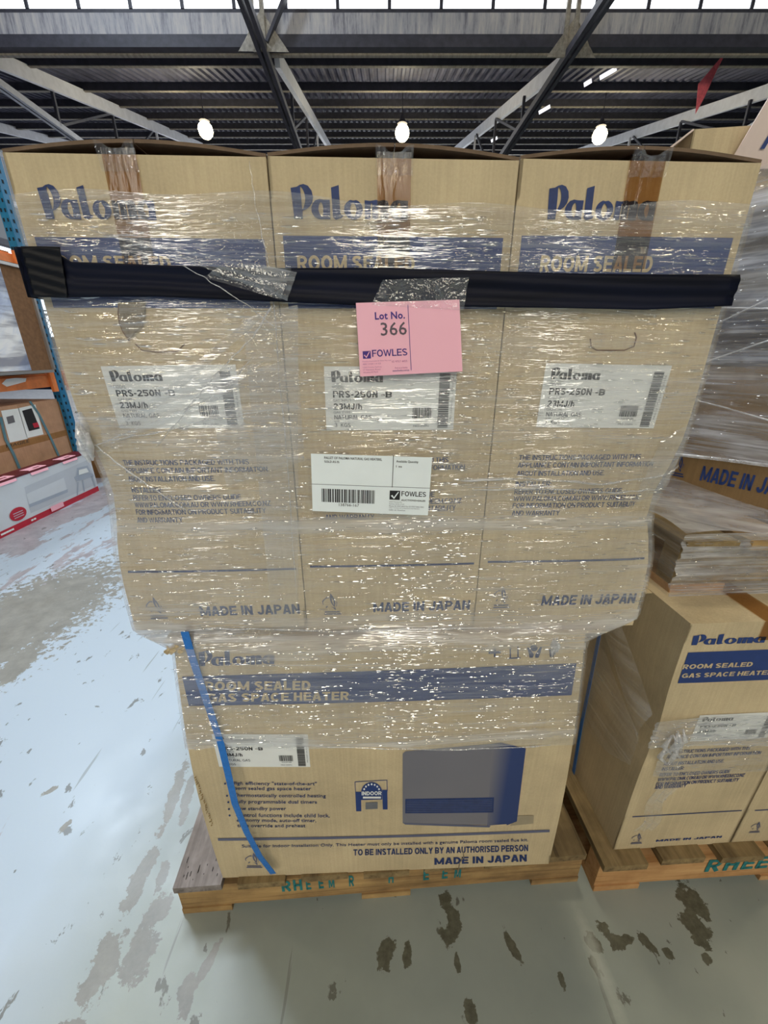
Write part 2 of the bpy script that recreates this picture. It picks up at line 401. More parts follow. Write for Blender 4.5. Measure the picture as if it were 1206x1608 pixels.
def grotesque(st, t=.20):
    """Heavy sans capitals drawn as thick strokes, as on the cartons."""
    key = ('grot', st, t)
    if key in _cache: return _cache[key]
    V, F = [], []
    def arc(cx, cy, rx, ry, a0, a1, n=10): return [(cx + rx*math.cos(math.radians(a0+(a1-a0)*k/n)), cy + ry*math.sin(math.radians(a0+(a1-a0)*k/n))) for k in range(n+1)]
    def stroke(pts, x0, closed=False, th=None):
        h = (th or t)/2; n = len(pts); base = len(V)
        for k, p in enumerate(pts):
            a = pts[k-1] if (k > 0 or closed) else p; b = pts[(k+1) % n] if (k < n-1 or closed) else p
            d0 = Vector((p[0]-a[0], p[1]-a[1])); d1 = Vector((b[0]-p[0], b[1]-p[1]))
            if d0.length < 1e-6: d0 = d1
            if d1.length < 1e-6: d1 = d0
            d0.normalize(); d1.normalize(); d = (d0+d1)
            d = d.normalized() if d.length > 1e-3 else d0
            c = max(.5, d.dot(d1)); nx, ny = -d.y*h/c, d.x*h/c
            V.append((x0+p[0]+nx, p[1]+ny)); V.append((x0+p[0]-nx, p[1]-ny))
        for k in range(n if closed else n-1):
            a = base+2*k; b = base+2*((k+1) % n); F.append((a, a+1, b+1, b))
    X = 0; g = t*.42; e = t/2; T = 1-e
    for ch in st:
        w = {'I': t, ' ': .30, 'M': .92, 'W': 1.1, 'O': .80, 'G': .80, 'C': .76, 'E': .64, 'L': .60, 'F': .60, 'J': .60, '-': .34, '/': .36, '.': t, ':': t, 'T': .68, 'h': .58}.get(ch, .70)
        r = w-e; m = w/2; S = lambda *p, **k: stroke(list(p), X, **k)
        if ch == 'I': S((m, 0), (m, 1))
        elif ch == '.': S((m, 0), (m, t))
        elif ch == ':': S((m, 0), (m, t)); S((m, .5), (m, .5+t))
        elif ch == '-': S((0, .42), (w, .42))
        elif ch == '/': S((.06, 0), (w-.06, 1), th=t*.6)
        elif ch in 'O0Q': stroke(arc(m, .5, m-e, .5-e*.9, 0, 342, 19), X, True)
        elif ch == 'C': stroke(arc(m, .5, m-e, .5-e*.9, 42, 318, 16), X)
        elif ch == 'G': stroke(arc(m, .5, m-e, .5-e*.9, 42, 330, 16), X); S((m+.04, .46), (w, .46), th=t*.8); S((r, .52), (r, 0.04))
        elif ch == 'D': stroke([(e, e*.9), (m*.9, e)] + arc(m*.9, .5, r-m*.9, .5-e, -90, 90, 12) + [(m*.9, T), (e, T)], X); S((e, 0), (e, 1))
        elif ch in 'PRB':
            S((e, 0), (e, 1)); stroke([(e, T), (m, T)] + arc(m, (T+.46)/2, r-m, (T-.46)/2, 90, -90, 8) + [(m, .46), (e, .46)], X, th=t*.9)
            if ch == 'R': S((m*.95, .46), (r, 0))
            if ch == 'B': stroke([(e, e), (m, e)] + arc(m, (e+.46)/2, r-m, (.46-e)/2, -90, 90, 8) + [(e, .46)], X, th=t*.9)
        elif ch == 'A': S((e*.8, 0), (m-.02, 1-.01)); S((w-e*.8, 0), (m+.02, 1-.01)); S((w*.25, .27), (w*.75, .27), th=t*.8)
        elif ch == 'V': S((e*.8, 1), (m, .02)); S((w-e*.8, 1), (m, .02))
        elif ch == 'W': S((e*.7, 1), (w*.29, .02), th=t*.85); S((w*.29, .02), (m, .95), th=t*.75); S((m, .95), (w*.71, .02), th=t*.75); S((w*.71, .02), (w-e*.7, 1), th=t*.85)
        elif ch == 'Y': S((e*.8, 1), (m, .45)); S((w-e*.8, 1), (m, .45)); S((m, 0), (m, .5))
        elif ch == 'N': S((e, 0), (e, 1)); S((r, 0), (r, 1)); S((e, 1-e*.4), (r, e*.4))
        elif ch == 'M': S((e, 0), (e, 1)); S((r, 0), (r, 1)); S((e*1.1, 1-e*.4), (m, .1), th=t*.85); S((r, 1-e*.4), (m, .1), th=t*.85)
        elif ch == 'H': S((e, 0), (e, 1)); S((r, 0), (r, 1)); S((e, .5), (r, .5), th=t*.9)
        elif ch == 'h': S((e, 0), (e, 1)); stroke([(e, .45)] + arc(m, .42, r-m, .24, 130, 0, 6) + [(r, 0)], X, th=t*.9)
        elif ch in 'EF':
            S((e, 0), (e, 1)); S((e, T), (w, T), th=t*.9); S((e, .51), (w*.93, .51), th=t*.85)
            if ch == 'E': S((e, e), (w, e), th=t*.9)
        elif ch == 'L': S((e, 0), (e, 1)); S((e, e), (w, e), th=t*.9)
        elif ch == 'T': S((m, 0), (m, 1)); S((0, T), (w, T), th=t*.9)
        elif ch == 'J': stroke([(r, 1), (r, .32)] + arc(m, .32, r-m, .32-e, 0, -180, 8), X)
        elif ch == 'U': stroke([(e, 1), (e, .32)] + arc(m, .32, m-e, .32-e, 180, 360, 8) + [(r, 1)], X)
        elif ch == 'S' or ch == '5' and 0: stroke(arc(m, .735, m-e, .265-e*.9, 25, 270, 9) + arc(m, .265, m-e, .265-e*.9, 90, -155, 9), X, th=t*.9)
        elif ch == 'K': S((e, 0), (e, 1)); S((e, .4), (r, 1)); S((w*.4, .52), (r, 0))
        elif ch == 'Z': S((0, T), (w, T)); S((0, e), (w, e)); S((r*.95, T), (e, e))
        elif ch == '2': stroke(arc(m, .70, m-e, .30-e, 165, -30, 9) + [(e, e)], X, th=t*.9); S((0, e), (w, e), th=t*.9)
        elif ch == '3': stroke(arc(m, .74, m-e, .26-e, 150, -90, 8), X, th=t*.9); stroke(arc(m, .28, m-e, .28-e, 90, -155, 9), X, th=t*.9)
        elif ch == '5': S((w*.14, T), (w, T), th=t*.9); S((w*.16, 1), (w*.12, .48), th=t*.9); stroke(arc(m, .33, m-e, .33-e, 130, -155, 10), X, th=t*.9)
        elif ch == 'X': S((e, 0), (r, 1)); S((r, 0), (e, 1))
        X += w + (g if ch != ' ' else 0)
    x1 = max(v[0] for v in V); x0 = min(v[0] for v in V)
    _cache[key] = ([((x-x0)/(x1-x0), y) for x, y in V], F); return _cache[key]
def outline2d(key, polys):
    if key not in _cache:
        cu = bpy.data.curves.new('tmp', 'CURVE'); cu.dimensions = '2D'; cu.fill_mode = 'BOTH'
        for p in polys:
            sp = cu.splines.new('POLY'); sp.points.add(len(p)-1); sp.use_cyclic_u = True
            for q, (x, y) in zip(sp.points, p): q.co = (x, -y, 0, 1)
        _cache[key] = _curve_mesh(cu)
    return _cache[key]
def smooth_poly(p, n=4):
    out = []
    L = len(p)
    for i in range(L):
        p0, p1, p2, p3 = p[i-1], p[i], p[(i+1) % L], p[(i+2) % L]
        for k in range(n):
            t_ = k/n
            out.append(tuple(.5*((2*p1[a]) + (-p0[a]+p2[a])*t_ + (2*p0[a]-5*p1[a]+4*p2[a]-p3[a])*t_*t_ + (-p0[a]+3*p1[a]-3*p2[a]+p3[a])*t_**3) for a in (0, 1)))
    return out
_a_out = [(412,208),(412,388),(360,388),(300,386),(260,366),(238,325),(236,280),(250,245),(275,215),(315,201),(350,207)]
_a_in = smooth_poly([(328,230),(345,262),(346,320),(336,364),(314,340),(303,300),(308,260)], 3)
LOGO = [[(55,105),(110,96),(140,78),(175,70),(215,84),(247,128),(258,185),(248,235),(222,272),(187,298),(153,310),(150,386),(70,386)],
        smooth_poly([(143,95),(168,120),(181,165),(183,210),(172,258),(152,300),(148,200)], 3),
        _a_out, _a_in,
        [(428,98),(500,75),(508,330),(516,345),(540,350),(520,375),(462,392),(436,370)],
        [(632 + 90*math.cos(a*math.pi/10), 297 + 94*math.sin(a*math.pi/10) + (10 if a == 15 else 0)) for a in range(20)],
        smooth_poly([(628,232),(655,268),(661,300),(650,340),(632,364),(610,335),(602,300),(608,262)], 3),
        [(738,208),(790,214),(850,203),(868,214),(920,203),(955,215),(968,250),(968,386),(885,386),(881,245),(871,245),(868,386),(808,386),(808,235),(798,235),(795,386),(738,386)],
        [(x+736, y) for x, y in _a_out], [(x+736, y) for x, y in _a_in]]
def palogo(): return outline2d('palogo', LOGO)
# gas association mark: small coast outline and flame
GASMARK = [[(330,350),(350,310),(410,265),(450,240),(505,245),(505,270),(455,262),(400,300),(365,335),(350,375),(375,400),(350,405)],
           [(545,150),(600,220),(640,300),(655,380),(635,470),(590,430),(545,360),(520,260)],
           [(575,260),(610,320),(622,430),(590,380),(570,320)],
           [(670,330),(700,360),(690,430),(655,480),(680,420),(682,370)],
           [(410,470),(440,440),(470,445),(430,490)], [(540,455),(600,470),(650,480),(660,520),(640,535),(600,490)],
           [(380,560),(750,560),(750,590),(380,590)], [(370,610),(780,610),(780,640),(370,640)]]

class Sheet:
    """Collects flat print on a surface fn(u, v, lift) -> local xyz."""
    def __init__(s, fn): s.fn = fn; s.mb = {}; s.names = {}
    def _mb(s, key):
        if key not in s.mb: s.mb[key] = MB()
        return s.mb[key]
    def rect(s, key, u0, v0, u1, v1, lift=.0012, nu=1, nv=1):
        s._mb(key).grid(lambda a, b: s.fn(u0+(u1-u0)*a, v0+(v1-v0)*b, lift), nu, nv)
    def shape(s, key, m2, u0, v0, u1, v1, lift=.0012, rot=False):
        mb = s._mb(key); i = len(mb.v)
        for x, y in m2[0]:
            if rot: x, y = 1-y, x
            mb.v.append(tuple(s.fn(u0+(u1-u0)*x, v0+(v1-v0)*y, lift)))
        mb.f += [tuple(i+k for k in f) for f in m2[1]]
    def text(s, key, st, u0, v0, u1, v1, bold=0, shear=0, lift=.0012, rot=False):
        if bold >= .010 and st.upper().replace('H', 'h') == st.replace('H', 'h').replace('h', 'h') and st[-1] not in '6)' and '+' not in st and ',' not in st:
            s.shape(key, grotesque(st, .21 if bold > .02 else .16), u0, v0, u1, v1, lift, rot); return
        s.shape(key, text2d(st, bold, shear), u0, v0, u1, v1, lift, rot)
    def poly(s, key, pts, lift=.0012):
        mb = s._mb(key); i = len(mb.v); mb.v += [tuple(s.fn(u, v, lift)) for u, v in pts]; mb.f.append(tuple(range(i, i+len(pts))))
    def build(s, parent):
        res = []
        for (name, mat), mb in s.mb.items():
            o = mb.build(name, mat, parent); res.append(o)
            if any(k in name for k in ('lettering', 'barcode', 'handling', 'gas_mark', 'vent_line', 'emblem_text')): o['kind'] = 'stuff'
        return res
def K(name, mat): return (name, mat)

# ------------------------------------------------------------------ building
YAW = math.atan(.0265)
def B(x, y, z): return (x*math.cos(YAW) - y*math.sin(YAW), x*math.sin(YAW) + y*math.cos(YAW), z)
def bmb(mb, straight=False):
    if not straight: mb.v = [B(*v) for v in mb.v]
    return mb
BAY, G0, GZ, SL = 18.0, 9.8, 6.5, math.tan(math.radians(14.4))
X0, X1 = -18.0, 20.0
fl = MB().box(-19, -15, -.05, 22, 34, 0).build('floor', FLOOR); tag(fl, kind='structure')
ceil_ = MB()
def deckbay(y0):
    n = int((X1-X0)/.19)
    prof = []
    for i in range(n):
        x = X0 + i*.19
        prof += [(x, 0), (x+.06, 0), (x+.09, .04), (x+.16, .04)]
    prof.append((X0+n*.19, 0))
    b = len(ceil_.v)
    for j, yy in enumerate((0, BAY)):
        for (x, dz) in prof: ceil_.v.append((x, y0+yy, GZ+.32+SL*yy+dz))
    m = len(prof)
    for i in range(m-1): ceil_.f.append((b+i, b+i+1, b+m+i+1, b+m+i))
for k in (-2, -1, 0, 1): deckbay(G0 + BAY*k)
ceil_ = bmb(ceil_, True).build('ceiling', DECK); tag(ceil_, kind='structure')
for k in (-1, 0, 1):
    y0 = G0 + BAY*k
    for j in range(1, 11):
        y = y0 + .1 + j*1.72 - (.25 if j == 1 else 0); z = GZ + .32 + SL*(y-y0)
        m = MB().box(X0, y-.03, z-.16, X1, y+.0, z)
        m.build('purlin', STEELD, ceil_)
        MB().box(X0, y-.03, z-.172, X1, y+.045, z-.158).build('purlin_flange', STEELM, ceil_)
# gutters and glazing at each ridge step
for n_, k in enumerate((0, 1, -1)):
    y0 = G0 + BAY*k; zt = GZ + .32 + SL*BAY
    g = MB().box(X0, y0-.02, 6.70, X1, y0+.02, 6.98)
    gut = bmb(g, True).build('trim_%d' % (n_+1), GUTTER); tag(gut, kind='structure')
    MB().box(X0, y0-.03, 6.53, X1, y0+.14, 6.70).box(X0, y0-.02, 6.98, X1, y0+.04, 7.03).build('gutter_box', STEELD, gut)
    MB().box(X0, y0+.13, 6.50, X1, y0+.20, 6.56).build('gutter_lip', STEELM, gut)
    wn = MB().box(X0, y0-.05, zt-.08, X1, y0+.05, zt+.05).build('window_%d' % (n_+1), STEELD); tag(wn, kind='structure')
    pm = None; nm_ = 42; pw = (X1-X0)/nm_
    for i in range(nm_):
        x = X0 + i*pw
        if pm is None:
            pm = MB().box(.03, -.004, 0, pw-.03, .004, zt-.08-7.03).build('pane', SKYPANE, wn); mm = pm
            bm_ = MB().box(-.03, -.03, 0, .03, .03, zt-.08-7.03).build('mullion', STEELD, wn); m2 = bm_
        else:
            mm = pm.copy(); C.objects.link(mm); m2 = bm_.copy(); C.objects.link(m2)
        for o in (mm, m2): o.location = (x, y0, 7.03)
# trusses: horizontal chord, white rafter, webs
for i, X in enumerate((-12.9, -7.4, -1.9, 3.6, 9.1, 14.6)):
    tr_ = thing('roof_truss', 'steel roof truss with white rafter and dark chord, %s' % (
        ['farthest out by the left wall', 'on the left above the blue and orange rack', 'coming down left of the middle lamp', 'coming down between the middle and right lamps',
         'on the right carrying the red pennant', 'farthest out to the right'][i]), 'truss', (0, 0, 0), 0, 'roof trusses')
    tr_['kind'] = 'structure'
    ch = STEELD if X > -5 and X < 8 else PIPE
    m = MB(); m.bar((X-.055, -1.7, 6.42), (X-.055, 27.8, 6.42), .07, .12); m.bar((X+.055, -1.7, 6.42), (X+.055, 27.8, 6.42), .07, .12)
    bmb(m).build('bottom_chord', ch, tr_)
    for k in (0, 1) if X > -5 else (0,):
        y0 = G0 + BAY*(k-1) if k == 0 else G0
    y0 = G0
    ra = MB().bar((X+.14, y0+.5, 6.38+SL*.5+.12), (X+.14, y0+BAY, 6.38+SL*BAY+.12), .10, .26)
    bmb(ra).build('rafter', STEELW, tr_)
    for yy in (2.6, 5.2, 8.0):
        bmb(MB().bar((X+.06, y0+yy, 6.42), (X+.06, y0+yy+.01, 6.42+SL*yy), .06, .06)).build('web', STEELD if yy < 6 else STEELW, tr_)
    for yy in (2.6, 5.2):
        bmb(MB().bar((X+.06, y0+yy, 6.42), (X+.06, y0+yy+2.6, 6.42+SL*(yy+2.6)), .05, .05)).build('web', STEELD, tr_)
    # verticals and braces in the plane of the glazing
    for dx in (-.12, .05):
        bmb(MB().bar((X+dx, y0-.12, 6.4), (X+dx, y0-.12, 11.2), .07, .07)).build('post', STEELM, tr_)
    bmb(MB().bar((X+.1, y0-.14, 6.5), (X+1.9, y0-.14, 9.3), .12, .05)).build('brace', STEELD, tr_)
    bmb(MB().grid(lambda u, v: (X-.42+.9*u+.0*v, y0-.15+.02*v, 6.38+.55*(1-abs(u-.5)*2)*v), 8, 2)).build('gusset', STEELM, tr_)
pr = MB().bar((-9.0, -1, 5.9), (-9.0, 20, 5.9), .09, .09); o = bmb(pr).build('sprinkler_pipe', PIPE)
tag(o, 'galvanised pipe running under the roof on the far left', 'pipe', kind='structure')

# walls
for nm, co in (('wall_left', (X0-.1, -14, 0, X0+.05, 33, 6.6)), ('wall_right', (X1-.05, -14, 0, X1+.1, 33, 6.6)), ('wall_back', (X0, 32.8, 0, X1, 33, 9.6))):
    o = bmb(MB().box(*co)).build(nm, simple(nm+'_paint', srgb(120, 122, 130), .8)); tag(o, kind='structure')
wl = bmb(MB().box(-17.93, 15, 2.1, -17.85, 31, 2.2).box(-17.93, 15, 6.2, -17.85, 31, 6.3)).build('window_4', STEELD); tag(wl, kind='structure')
for i in range(10):
    for j in range(3):
        y = 15 + i*1.6; z = 2.2 + j*1.34
        bmb(MB().box(-17.92, y+.04, z+.03, -17.88, y+1.56, z+1.31)).build('pane', WINPANE, wl)
    bmb(MB().box(-17.93, 15+i*1.6-.04, 2.2, -17.84, 15+i*1.6+.04, 6.2)).build('mullion', STEELD, wl)
for j in (1, 2): bmb(MB().box(-17.93, 15, 2.17+j*1.34, -17.84, 31, 2.23+j*1.34)).build('mullion', STEELD, wl)

# high-bay lamps
def lamp(x, y, z, label):
    r = thing('highbay_lamp', label, 'lamp', B(x, y, z), 0, 'high bay lamps')
    m = MB(); prof = [(.03, .34), (.05, .28), (.07, .22), (.10, .18), (.13, .13)]
    for (r0, z0), (r1, z1) in zip(prof, prof[1:]):
        for k in range(16):
            a, b = 2*math.pi*k/16, 2*math.pi*(k+1)/16
            m.quad((r0*math.cos(a), r0*math.sin(a), z0), (r0*math.cos(b), r0*math.sin(b), z0), (r1*math.cos(b), r1*math.sin(b), z1), (r1*math.cos(a), r1*math.sin(a), z1))
    m.build('reflector', STEELD, r)
    bpy_s = MB(); n = 12
    for j in range(6):
        t0, t1 = math.pi*j/6, math.pi*(j+1)/6
        for k in range(n):
            a, b = 2*math.pi*k/n, 2*math.pi*(k+1)/n
            P = lambda t_, a_: (.19*math.sin(t_)*math.cos(a_), .19*math.sin(t_)*math.sin(a_), -.06 + .19*math.cos(t_))
            bpy_s.quad(P(t0, a), P(t0, b), P(t1, b), P(t1, a))
    bpy_s.build('bulb', LAMPGLOW, r)
    MB().tube([(0, 0, .3), (0, 0, max(.75, 6.82 + SL*((y-G0) % BAY) - z + .03))], .012, 5).build('hanger', STEELD, r)
    l = bpy.data.lights.new('lamp_light', 'POINT'); l.energy = LAMP_W; l.color = (1, .88, .64); l.shadow_soft_size = .16
    lo = bpy.data.objects.new('lamp_light', l); C.objects.link(lo); lo.parent = r; lo.location = (0, 0, -.32)
for (x, lab) in ((-4.35, 'glowing warm lamp left, above the leftmost carton'), (.85, 'glowing warm lamp in the middle, above the centre carton'), (6.2, 'glowing warm lamp right, above the rightmost carton')):
    lamp(x, 13.7, 6.95, lab)
for y in (2.2, -5.0, -11.0, -17.0, -24.0):
    for x in (-4.5, .6, 5.7):
        lamp(x, y, 6.3, 'warm high bay lamp outside the photo, %s, %s' % ({2.2: 'just ahead overhead', -5.0: 'first row behind', -11.0: 'second row behind', -17.0: 'third row behind', -24.0: 'last row behind'}[y], {-4.5: 'left column', .6: 'middle column', 5.7: 'right column'}[x]))
# short white fittings under the deck
for (px, py, yy, L, lab) in ((955, 115, 12.2, .45, 'white strip light on the roof, upper one right of the crossing beams'), (923, 130, 12.2, .14, 'tiny white junction box beside the upper strip light'),
                          (855, 172, 14.2, .34, 'white strip light on the roof, lower one between the two right lamps'), (776, 219, 17.0, .2, 'small white fitting just above the box tops right of centre')):
    p = at(px, py, yy)
    o = MB().box(-L/2, -.05, -.04, L/2, .05, .04).build('roof_fitting', STRIPGLOW); o.location = p; o.rotation_euler = (0, -.5, .5)
    tag(o, lab, 'light fitting')
# red pennant
p = at(1104, 130, 10.9)
fm = MB(); a, b_, c_ = Vector((.35, 0, .5)), Vector((-.1, 0, -.02)), Vector((-.02, 0, -.5))
fm.grid(lambda u, v: (a*(1-u) + (b_*(1-v)+c_*v)*u) + Vector((0, .03*math.sin(6*u), 0)), 8, 4)
o = solid(fm.build('red_pennant', FLAGRED), .006); o.location = p; tag(o, 'red triangular pennant hanging under the roof at upper right', 'flag')

# ------------------------------------------------------------------ cartons
AL = math.atan2(.04, 1.012)
SLOC = Vector((-.4905, .65, 0))
SM = TM(SLOC, AL)

def carton_shell(root, W, D, H, mat, warp, th=.004, nx=12, nz=16, top='arched', arch=.02, tape=True, inner=CARD_IN):
    m = MB()
    m.grid(lambda u, v: warp(u*W, v*H, 0), nx, nz)
    m.grid(lambda u, v: (warp(W, v*H, 0)[0] + 0*u, warp(W, v*H, 0)[1]*(1-u) + D*u, v*H), 4, nz)
    m.grid(lambda u, v: (W*(1-u), D, v*H), 2, 2)
    m.grid(lambda u, v: (warp(0, v*H, 0)[0], D*(1-u) + warp(0, v*H, 0)[1]*u, v*H), 4, nz)
    m.grid(lambda u, v: (u*W, D*v, .001), 2, 2)
    o = m.build('carton_body', mat, root); solid(o, th, -1)
    if top == 'arched':
        for s in (0, 1):          # long flaps, bowed up towards the seam
            def fn(u, v, s=s):
                x = W*(.498*u) if s == 0 else W*(1-.498*u)
                k = math.sin(math.pi*min(u*1.0, 1)*.5)
                e = 1 - .5*abs(v*2-1)**3*0
                return (x, .001 + (D-.002)*v, H + .002 + arch*k*e + (.004*math.sin(v*5)))
            f = MB().grid(fn, 10, 6).build('flap', CARD_FLAP, root); solid(f, .0040, 0)
        f = MB().grid(lambda u, v: (.006+(W-.012)*u, .003+.12*v, H - .004 - .02*v), 4, 2).build('inner_flap', inner, root); solid(f, .004)
    elif top == 'flat':
        f = MB().grid(lambda u, v: (W*u, D*v, H+.002), 6, 6).build('flap', mat, root); solid(f, .0045)
    return o

def tape_strip(root, W, H, D, x0, wd, drop, arch, warp, droop=0, mat=TAPE, skew=0):
    def fn(u, v):
        L1 = drop; x = x0 + wd*u
        if v < .5:
            z = H - drop*(1 - v*2); q = warp(x + skew*(1-v*2), z, .0022); return (q[0], q[1], z + .0)
        k = (v-.5)*2
        return (x, -.002 + (D*.9+.002)*k, H + .006 + (arch+.001)*min(1, k*8))
    o = MB().grid(fn, 4, 28).build('packing_tape', mat, root); return o

def label_on(root, q, parent_fn, box_name='sticker'):
    """White model sticker; q = four (u, v) corners TL TR BR BL on the carton front."""
    def fn(u, v, lift):
        a = [q[3][k]*(1-u)*(1-v) + q[2][k]*u*(1-v) + q[1][k]*u*v + q[0][k]*(1-u)*v for k in (0, 1)]
        return parent_fn(a[0], a[1], lift + .0015)
    body = MB().grid(lambda u, v: fn(u, v, .0003), 8, 6).build(box_name, PAPER, root)
    body['label'] = 'white printed model sticker'
    s = Sheet(fn); k1 = K('black_lettering', BLACKINK); k2 = K('grey_lettering', GREYTXT); k3 = K('barcode', BLACKINK)
    T = lambda key, st, u0, t0, u1, t1, b=0: s.text(key, st, u0, 1-t1, u1, 1-t0, b, lift=.0008)
    s.shape(k1, palogo(), .05, .76, .44, .94, .0008)
    T(k2, 'MODEL', .055, .295, .15, .345); T(k1, 'PRS-250N', .06, .37, .40, .475, .035); T(k1, '-B', .43, .375, .51, .475, .035)
    T(k2, 'GAS INPUT', .06, .50, .20, .54); T(k1, '23MJ/h', .06, .565, .28, .665, .035)
    T(k2, 'GAS TYPE', .06, .69, .19, .725); T(k2, 'NATURAL GAS', .065, .75, .355, .82, .012)
    T(k2, 'G.W', .065, .835, .11, .868); T(k2, '31KGS', .065, .88, .19, .945, .012)
    rr = random.Random(3); x = .67
    while x < .82:
        wd = rr.choice((.003, .005, .009)); s.rect(k3, x, .19, min(x+wd, .822), .37, .0008); x += wd + rr.choice((.003, .005))
    T(k2, '250NB', .69, .825, .80, .86); T(k2, 'PRS-250N', .68, .915, .80, .95)
    y = .03
    while y < .9:
        h = rr.choice((.008, .014, .022)); s.rect(K('barcode', BLACKINK), .87, y, .952, min(y+h, .9), .0008); y += h + rr.choice((.007, .01, .006))
    s.text(k2, 'PRS-250N (N.G) 0123456', .968, .15, .984, .85, rot=True, lift=.0008)
    for o in s.build(body): pass
    return body

UW = .3353
def upper_carton(i, label):
    loc = SM @ Vector((i*(UW+.0022), 0, (.948, .938, .930)[i]))
    H = (.747, .758, .768)[i]; D = .84
    root = thing('heater_carton', label, 'carton', loc, AL, 'three upright heater cartons on the top tier')
    M = TM(loc, AL)
    def warp(x, z, off):
        dx = 0
        if i == 0: dx = .020*math.exp(-((z-.29)/.10)**2)*max(0, 1-x/.10)
        if i == 2: dx = -.026*math.exp(-((z-.26)/.075)**2)*max(0, (x-UW+.08)/.08)
        b = .004*math.sin(math.pi*min(max(x/UW, 0), 1))*math.sin(math.pi*min(max(z/H, 0), 1))
        b -= .010*math.exp(-((z-.27)/.10)**2)*((max(0, 1-x/.06) if i == 0 else 0) + (max(0, (x-UW+.05)/.05) if i == 2 else 0))
        return (x+dx, -off - b, z)
    carton_shell(root, UW, D, H, CARD, warp, arch=.0125)
    P = lambda px, py: on_plane(px, py, M)
    s = Sheet(warp)
    # reference layout measured on each front
    off = {0: -1, 1: 0, 2: 1}[i]
    ink = K('blue_lettering', INK_W); bandk = K('blue_band', INK)
    lg = {0: ((55, 345), (238, 292)), 1: ((460, 345), (641, 292)), 2: ((856, 346), (1031, 293))}[i]
    u0, v0 = P(*lg[0]); u1, v1 = P(*lg[1])
    if i == 0: u0 = P(72, 345)[0]
    if i == 2: u1 = P(1024, 346)[0]
    v0 = P(*lg[0])[1]
    s.shape(ink, palogo(), u0, v0, u1, v1)
    bt = P(600, 372 + off*3)[1] if i == 1 else (P(200, 374)[1] if i == 0 else P(980, 372)[1])
    bb = P(600, 485)[1] if i == 1 else (P(250, 484)[1] if i == 0 else P(980, 484)[1])
    mu = .012
    s.rect(bandk, mu, bb, UW-mu, bt, .0010, 12, 4)
    tk = K('kraft_lettering', TANINK)
    r = {0: ((74, 423), (268, 403)), 1: ((468, 425), (651, 403)), 2: ((846, 427), (1025, 403))}[i]
    u0, v0 = P(*r[0]); u1, v1 = P(*r[1])
    s.text(tk, 'ROOM SEALED', u0, v0, u1, v1, .04, .0, .0016)
    vv = v1 - v0; s.text(tk, 'GAS SPACE HEATER', u0, v0 - vv*1.35, u1 + (u1-u0)*.30, v0 - vv*.35, .04, .0, .0016)
    # instructions
    xs = {0: 182, 1: 487, 2: 802}[i]
    lines = [('THE INSTRUCTIONS PACKAGED WITH THIS', 722, 197), ('APPLIANCE CONTAIN IMPORTANT INFORMATION', 734, 222), ('ABOUT INSTALLATION AND USE.', 747, 140),
             ('INSTALLER:', 764, 57), ('REFER TO ENCLOSED OWNERS GUIDE', 776, 172), ('WWW.PALOMA.COM.AU OR WWW.RHEEM.CO.NZ', 787, 214),
             ('FOR INFORMATION ON PRODUCT SUITABILITY', 798, 204), ('AND WARRANTY', 810, 76)]
    for st, yy, wpx in lines:
        if i == 2: yy -= 2
        ul, vb = P(600, yy+4); vt = P(600, yy-4)[1]
        ul = .048; k = (P(700, yy)[0]-P(600, yy)[0])/100
        s.text(ink, st, ul, vb, ul + wpx*k, vt, .012)
    ly = P(600, {0: 890, 1: 887, 2: 885}[i])[1]
    s.rect(K('blue_rule', INK_W), .014, ly-.0022, UW-.010, ly+.0022, .0012, 10, 1)
    jy0, jy1 = P(600, 960 if i < 2 else 956)[1], P(600, 945 if i < 2 else 940)[1]
    s.text(ink, 'MADE IN JAPAN', .132, jy0, .325, jy1, .045)
    s.shape(K('gas_mark', GREYINK), outline2d('gasmark', GASMARK), .032, jy0-.004, .068, jy1+.024)
    s.build(root)
    # white sticker
    q = {0: ((160, 575), (371, 572), (385, 671), (188, 672)), 1: ((509, 575), (717, 576), (711, 674), (513, 675)), 2: ((856, 570), (1053, 574), (1024, 672), (840, 670))}[i]
    label_on(root, [P(*c) for c in q], warp)
    # tape down the front
    tx = {0: (P(160, 240)[0], P(214, 240)[0], P(205, 372)), 1: (P(592, 240)[0], P(646, 240)[0], P(592, 400)), 2: (P(990, 245)[0], P(1046, 245)[0], P(990, 372))}[i]
    tape_strip(root, UW, H, D, tx[0], tx[1]-tx[0], .128, .0125, warp)
    # tape tag curling up at the top edge, crinkled
    cx = (tx[0]+tx[1])/2
    o = MB().grid(lambda u, v: (tx[0]-.002+(tx[1]-tx[0]+.004)*u, -.006 - .006*v + .002*math.sin(u*21), H-.020+.026*v + .005*math.cos(u*6.28)*v), 16, 6).build('crinkled_tape', CLEARTAPE, root)
    # hand hole
    if i == 0:
        pts = [(190, 476), (232, 474), (230, 500), (226, 515), (214, 524), (206, 534), (200, 528), (194, 512), (190, 500), (191, 488)]
        m = MB(); m.v = [warp(*P(*p_), .0022 + .0012*(k % 2)) for k, p_ in enumerate(pts)] + [warp(*P(210, 500), .0045)]
        n = len(pts); m.f = [(k, (k+1) % n, n) for k in range(n)]
        o = m.build('torn_liner', CARD_TORN, root); solid(o, .0015)
        e = MB().tube([warp(*P(*p_), .003) for p_ in ((190, 478), (189, 492), (191, 508), (197, 522), (206, 535))], .0011, 5).build('torn_edge', CARD_IN, root)
        e = MB().tube([warp(*P(*p_), .0015) for p_ in ((215, 540), (225, 550), (250, 553), (280, 552), (292, 540))], .0009, 5).build('cut_line', CARD_IN, root)
    if i == 2:
        e = MB().tube([warp(*P(*p_), .0012) for p_ in ((925, 532), (926, 545), (935, 550), (978, 550), (993, 544), (997, 530), (994, 522))], .0010, 5).build('cut_line', CARD_IN, root)
    return root
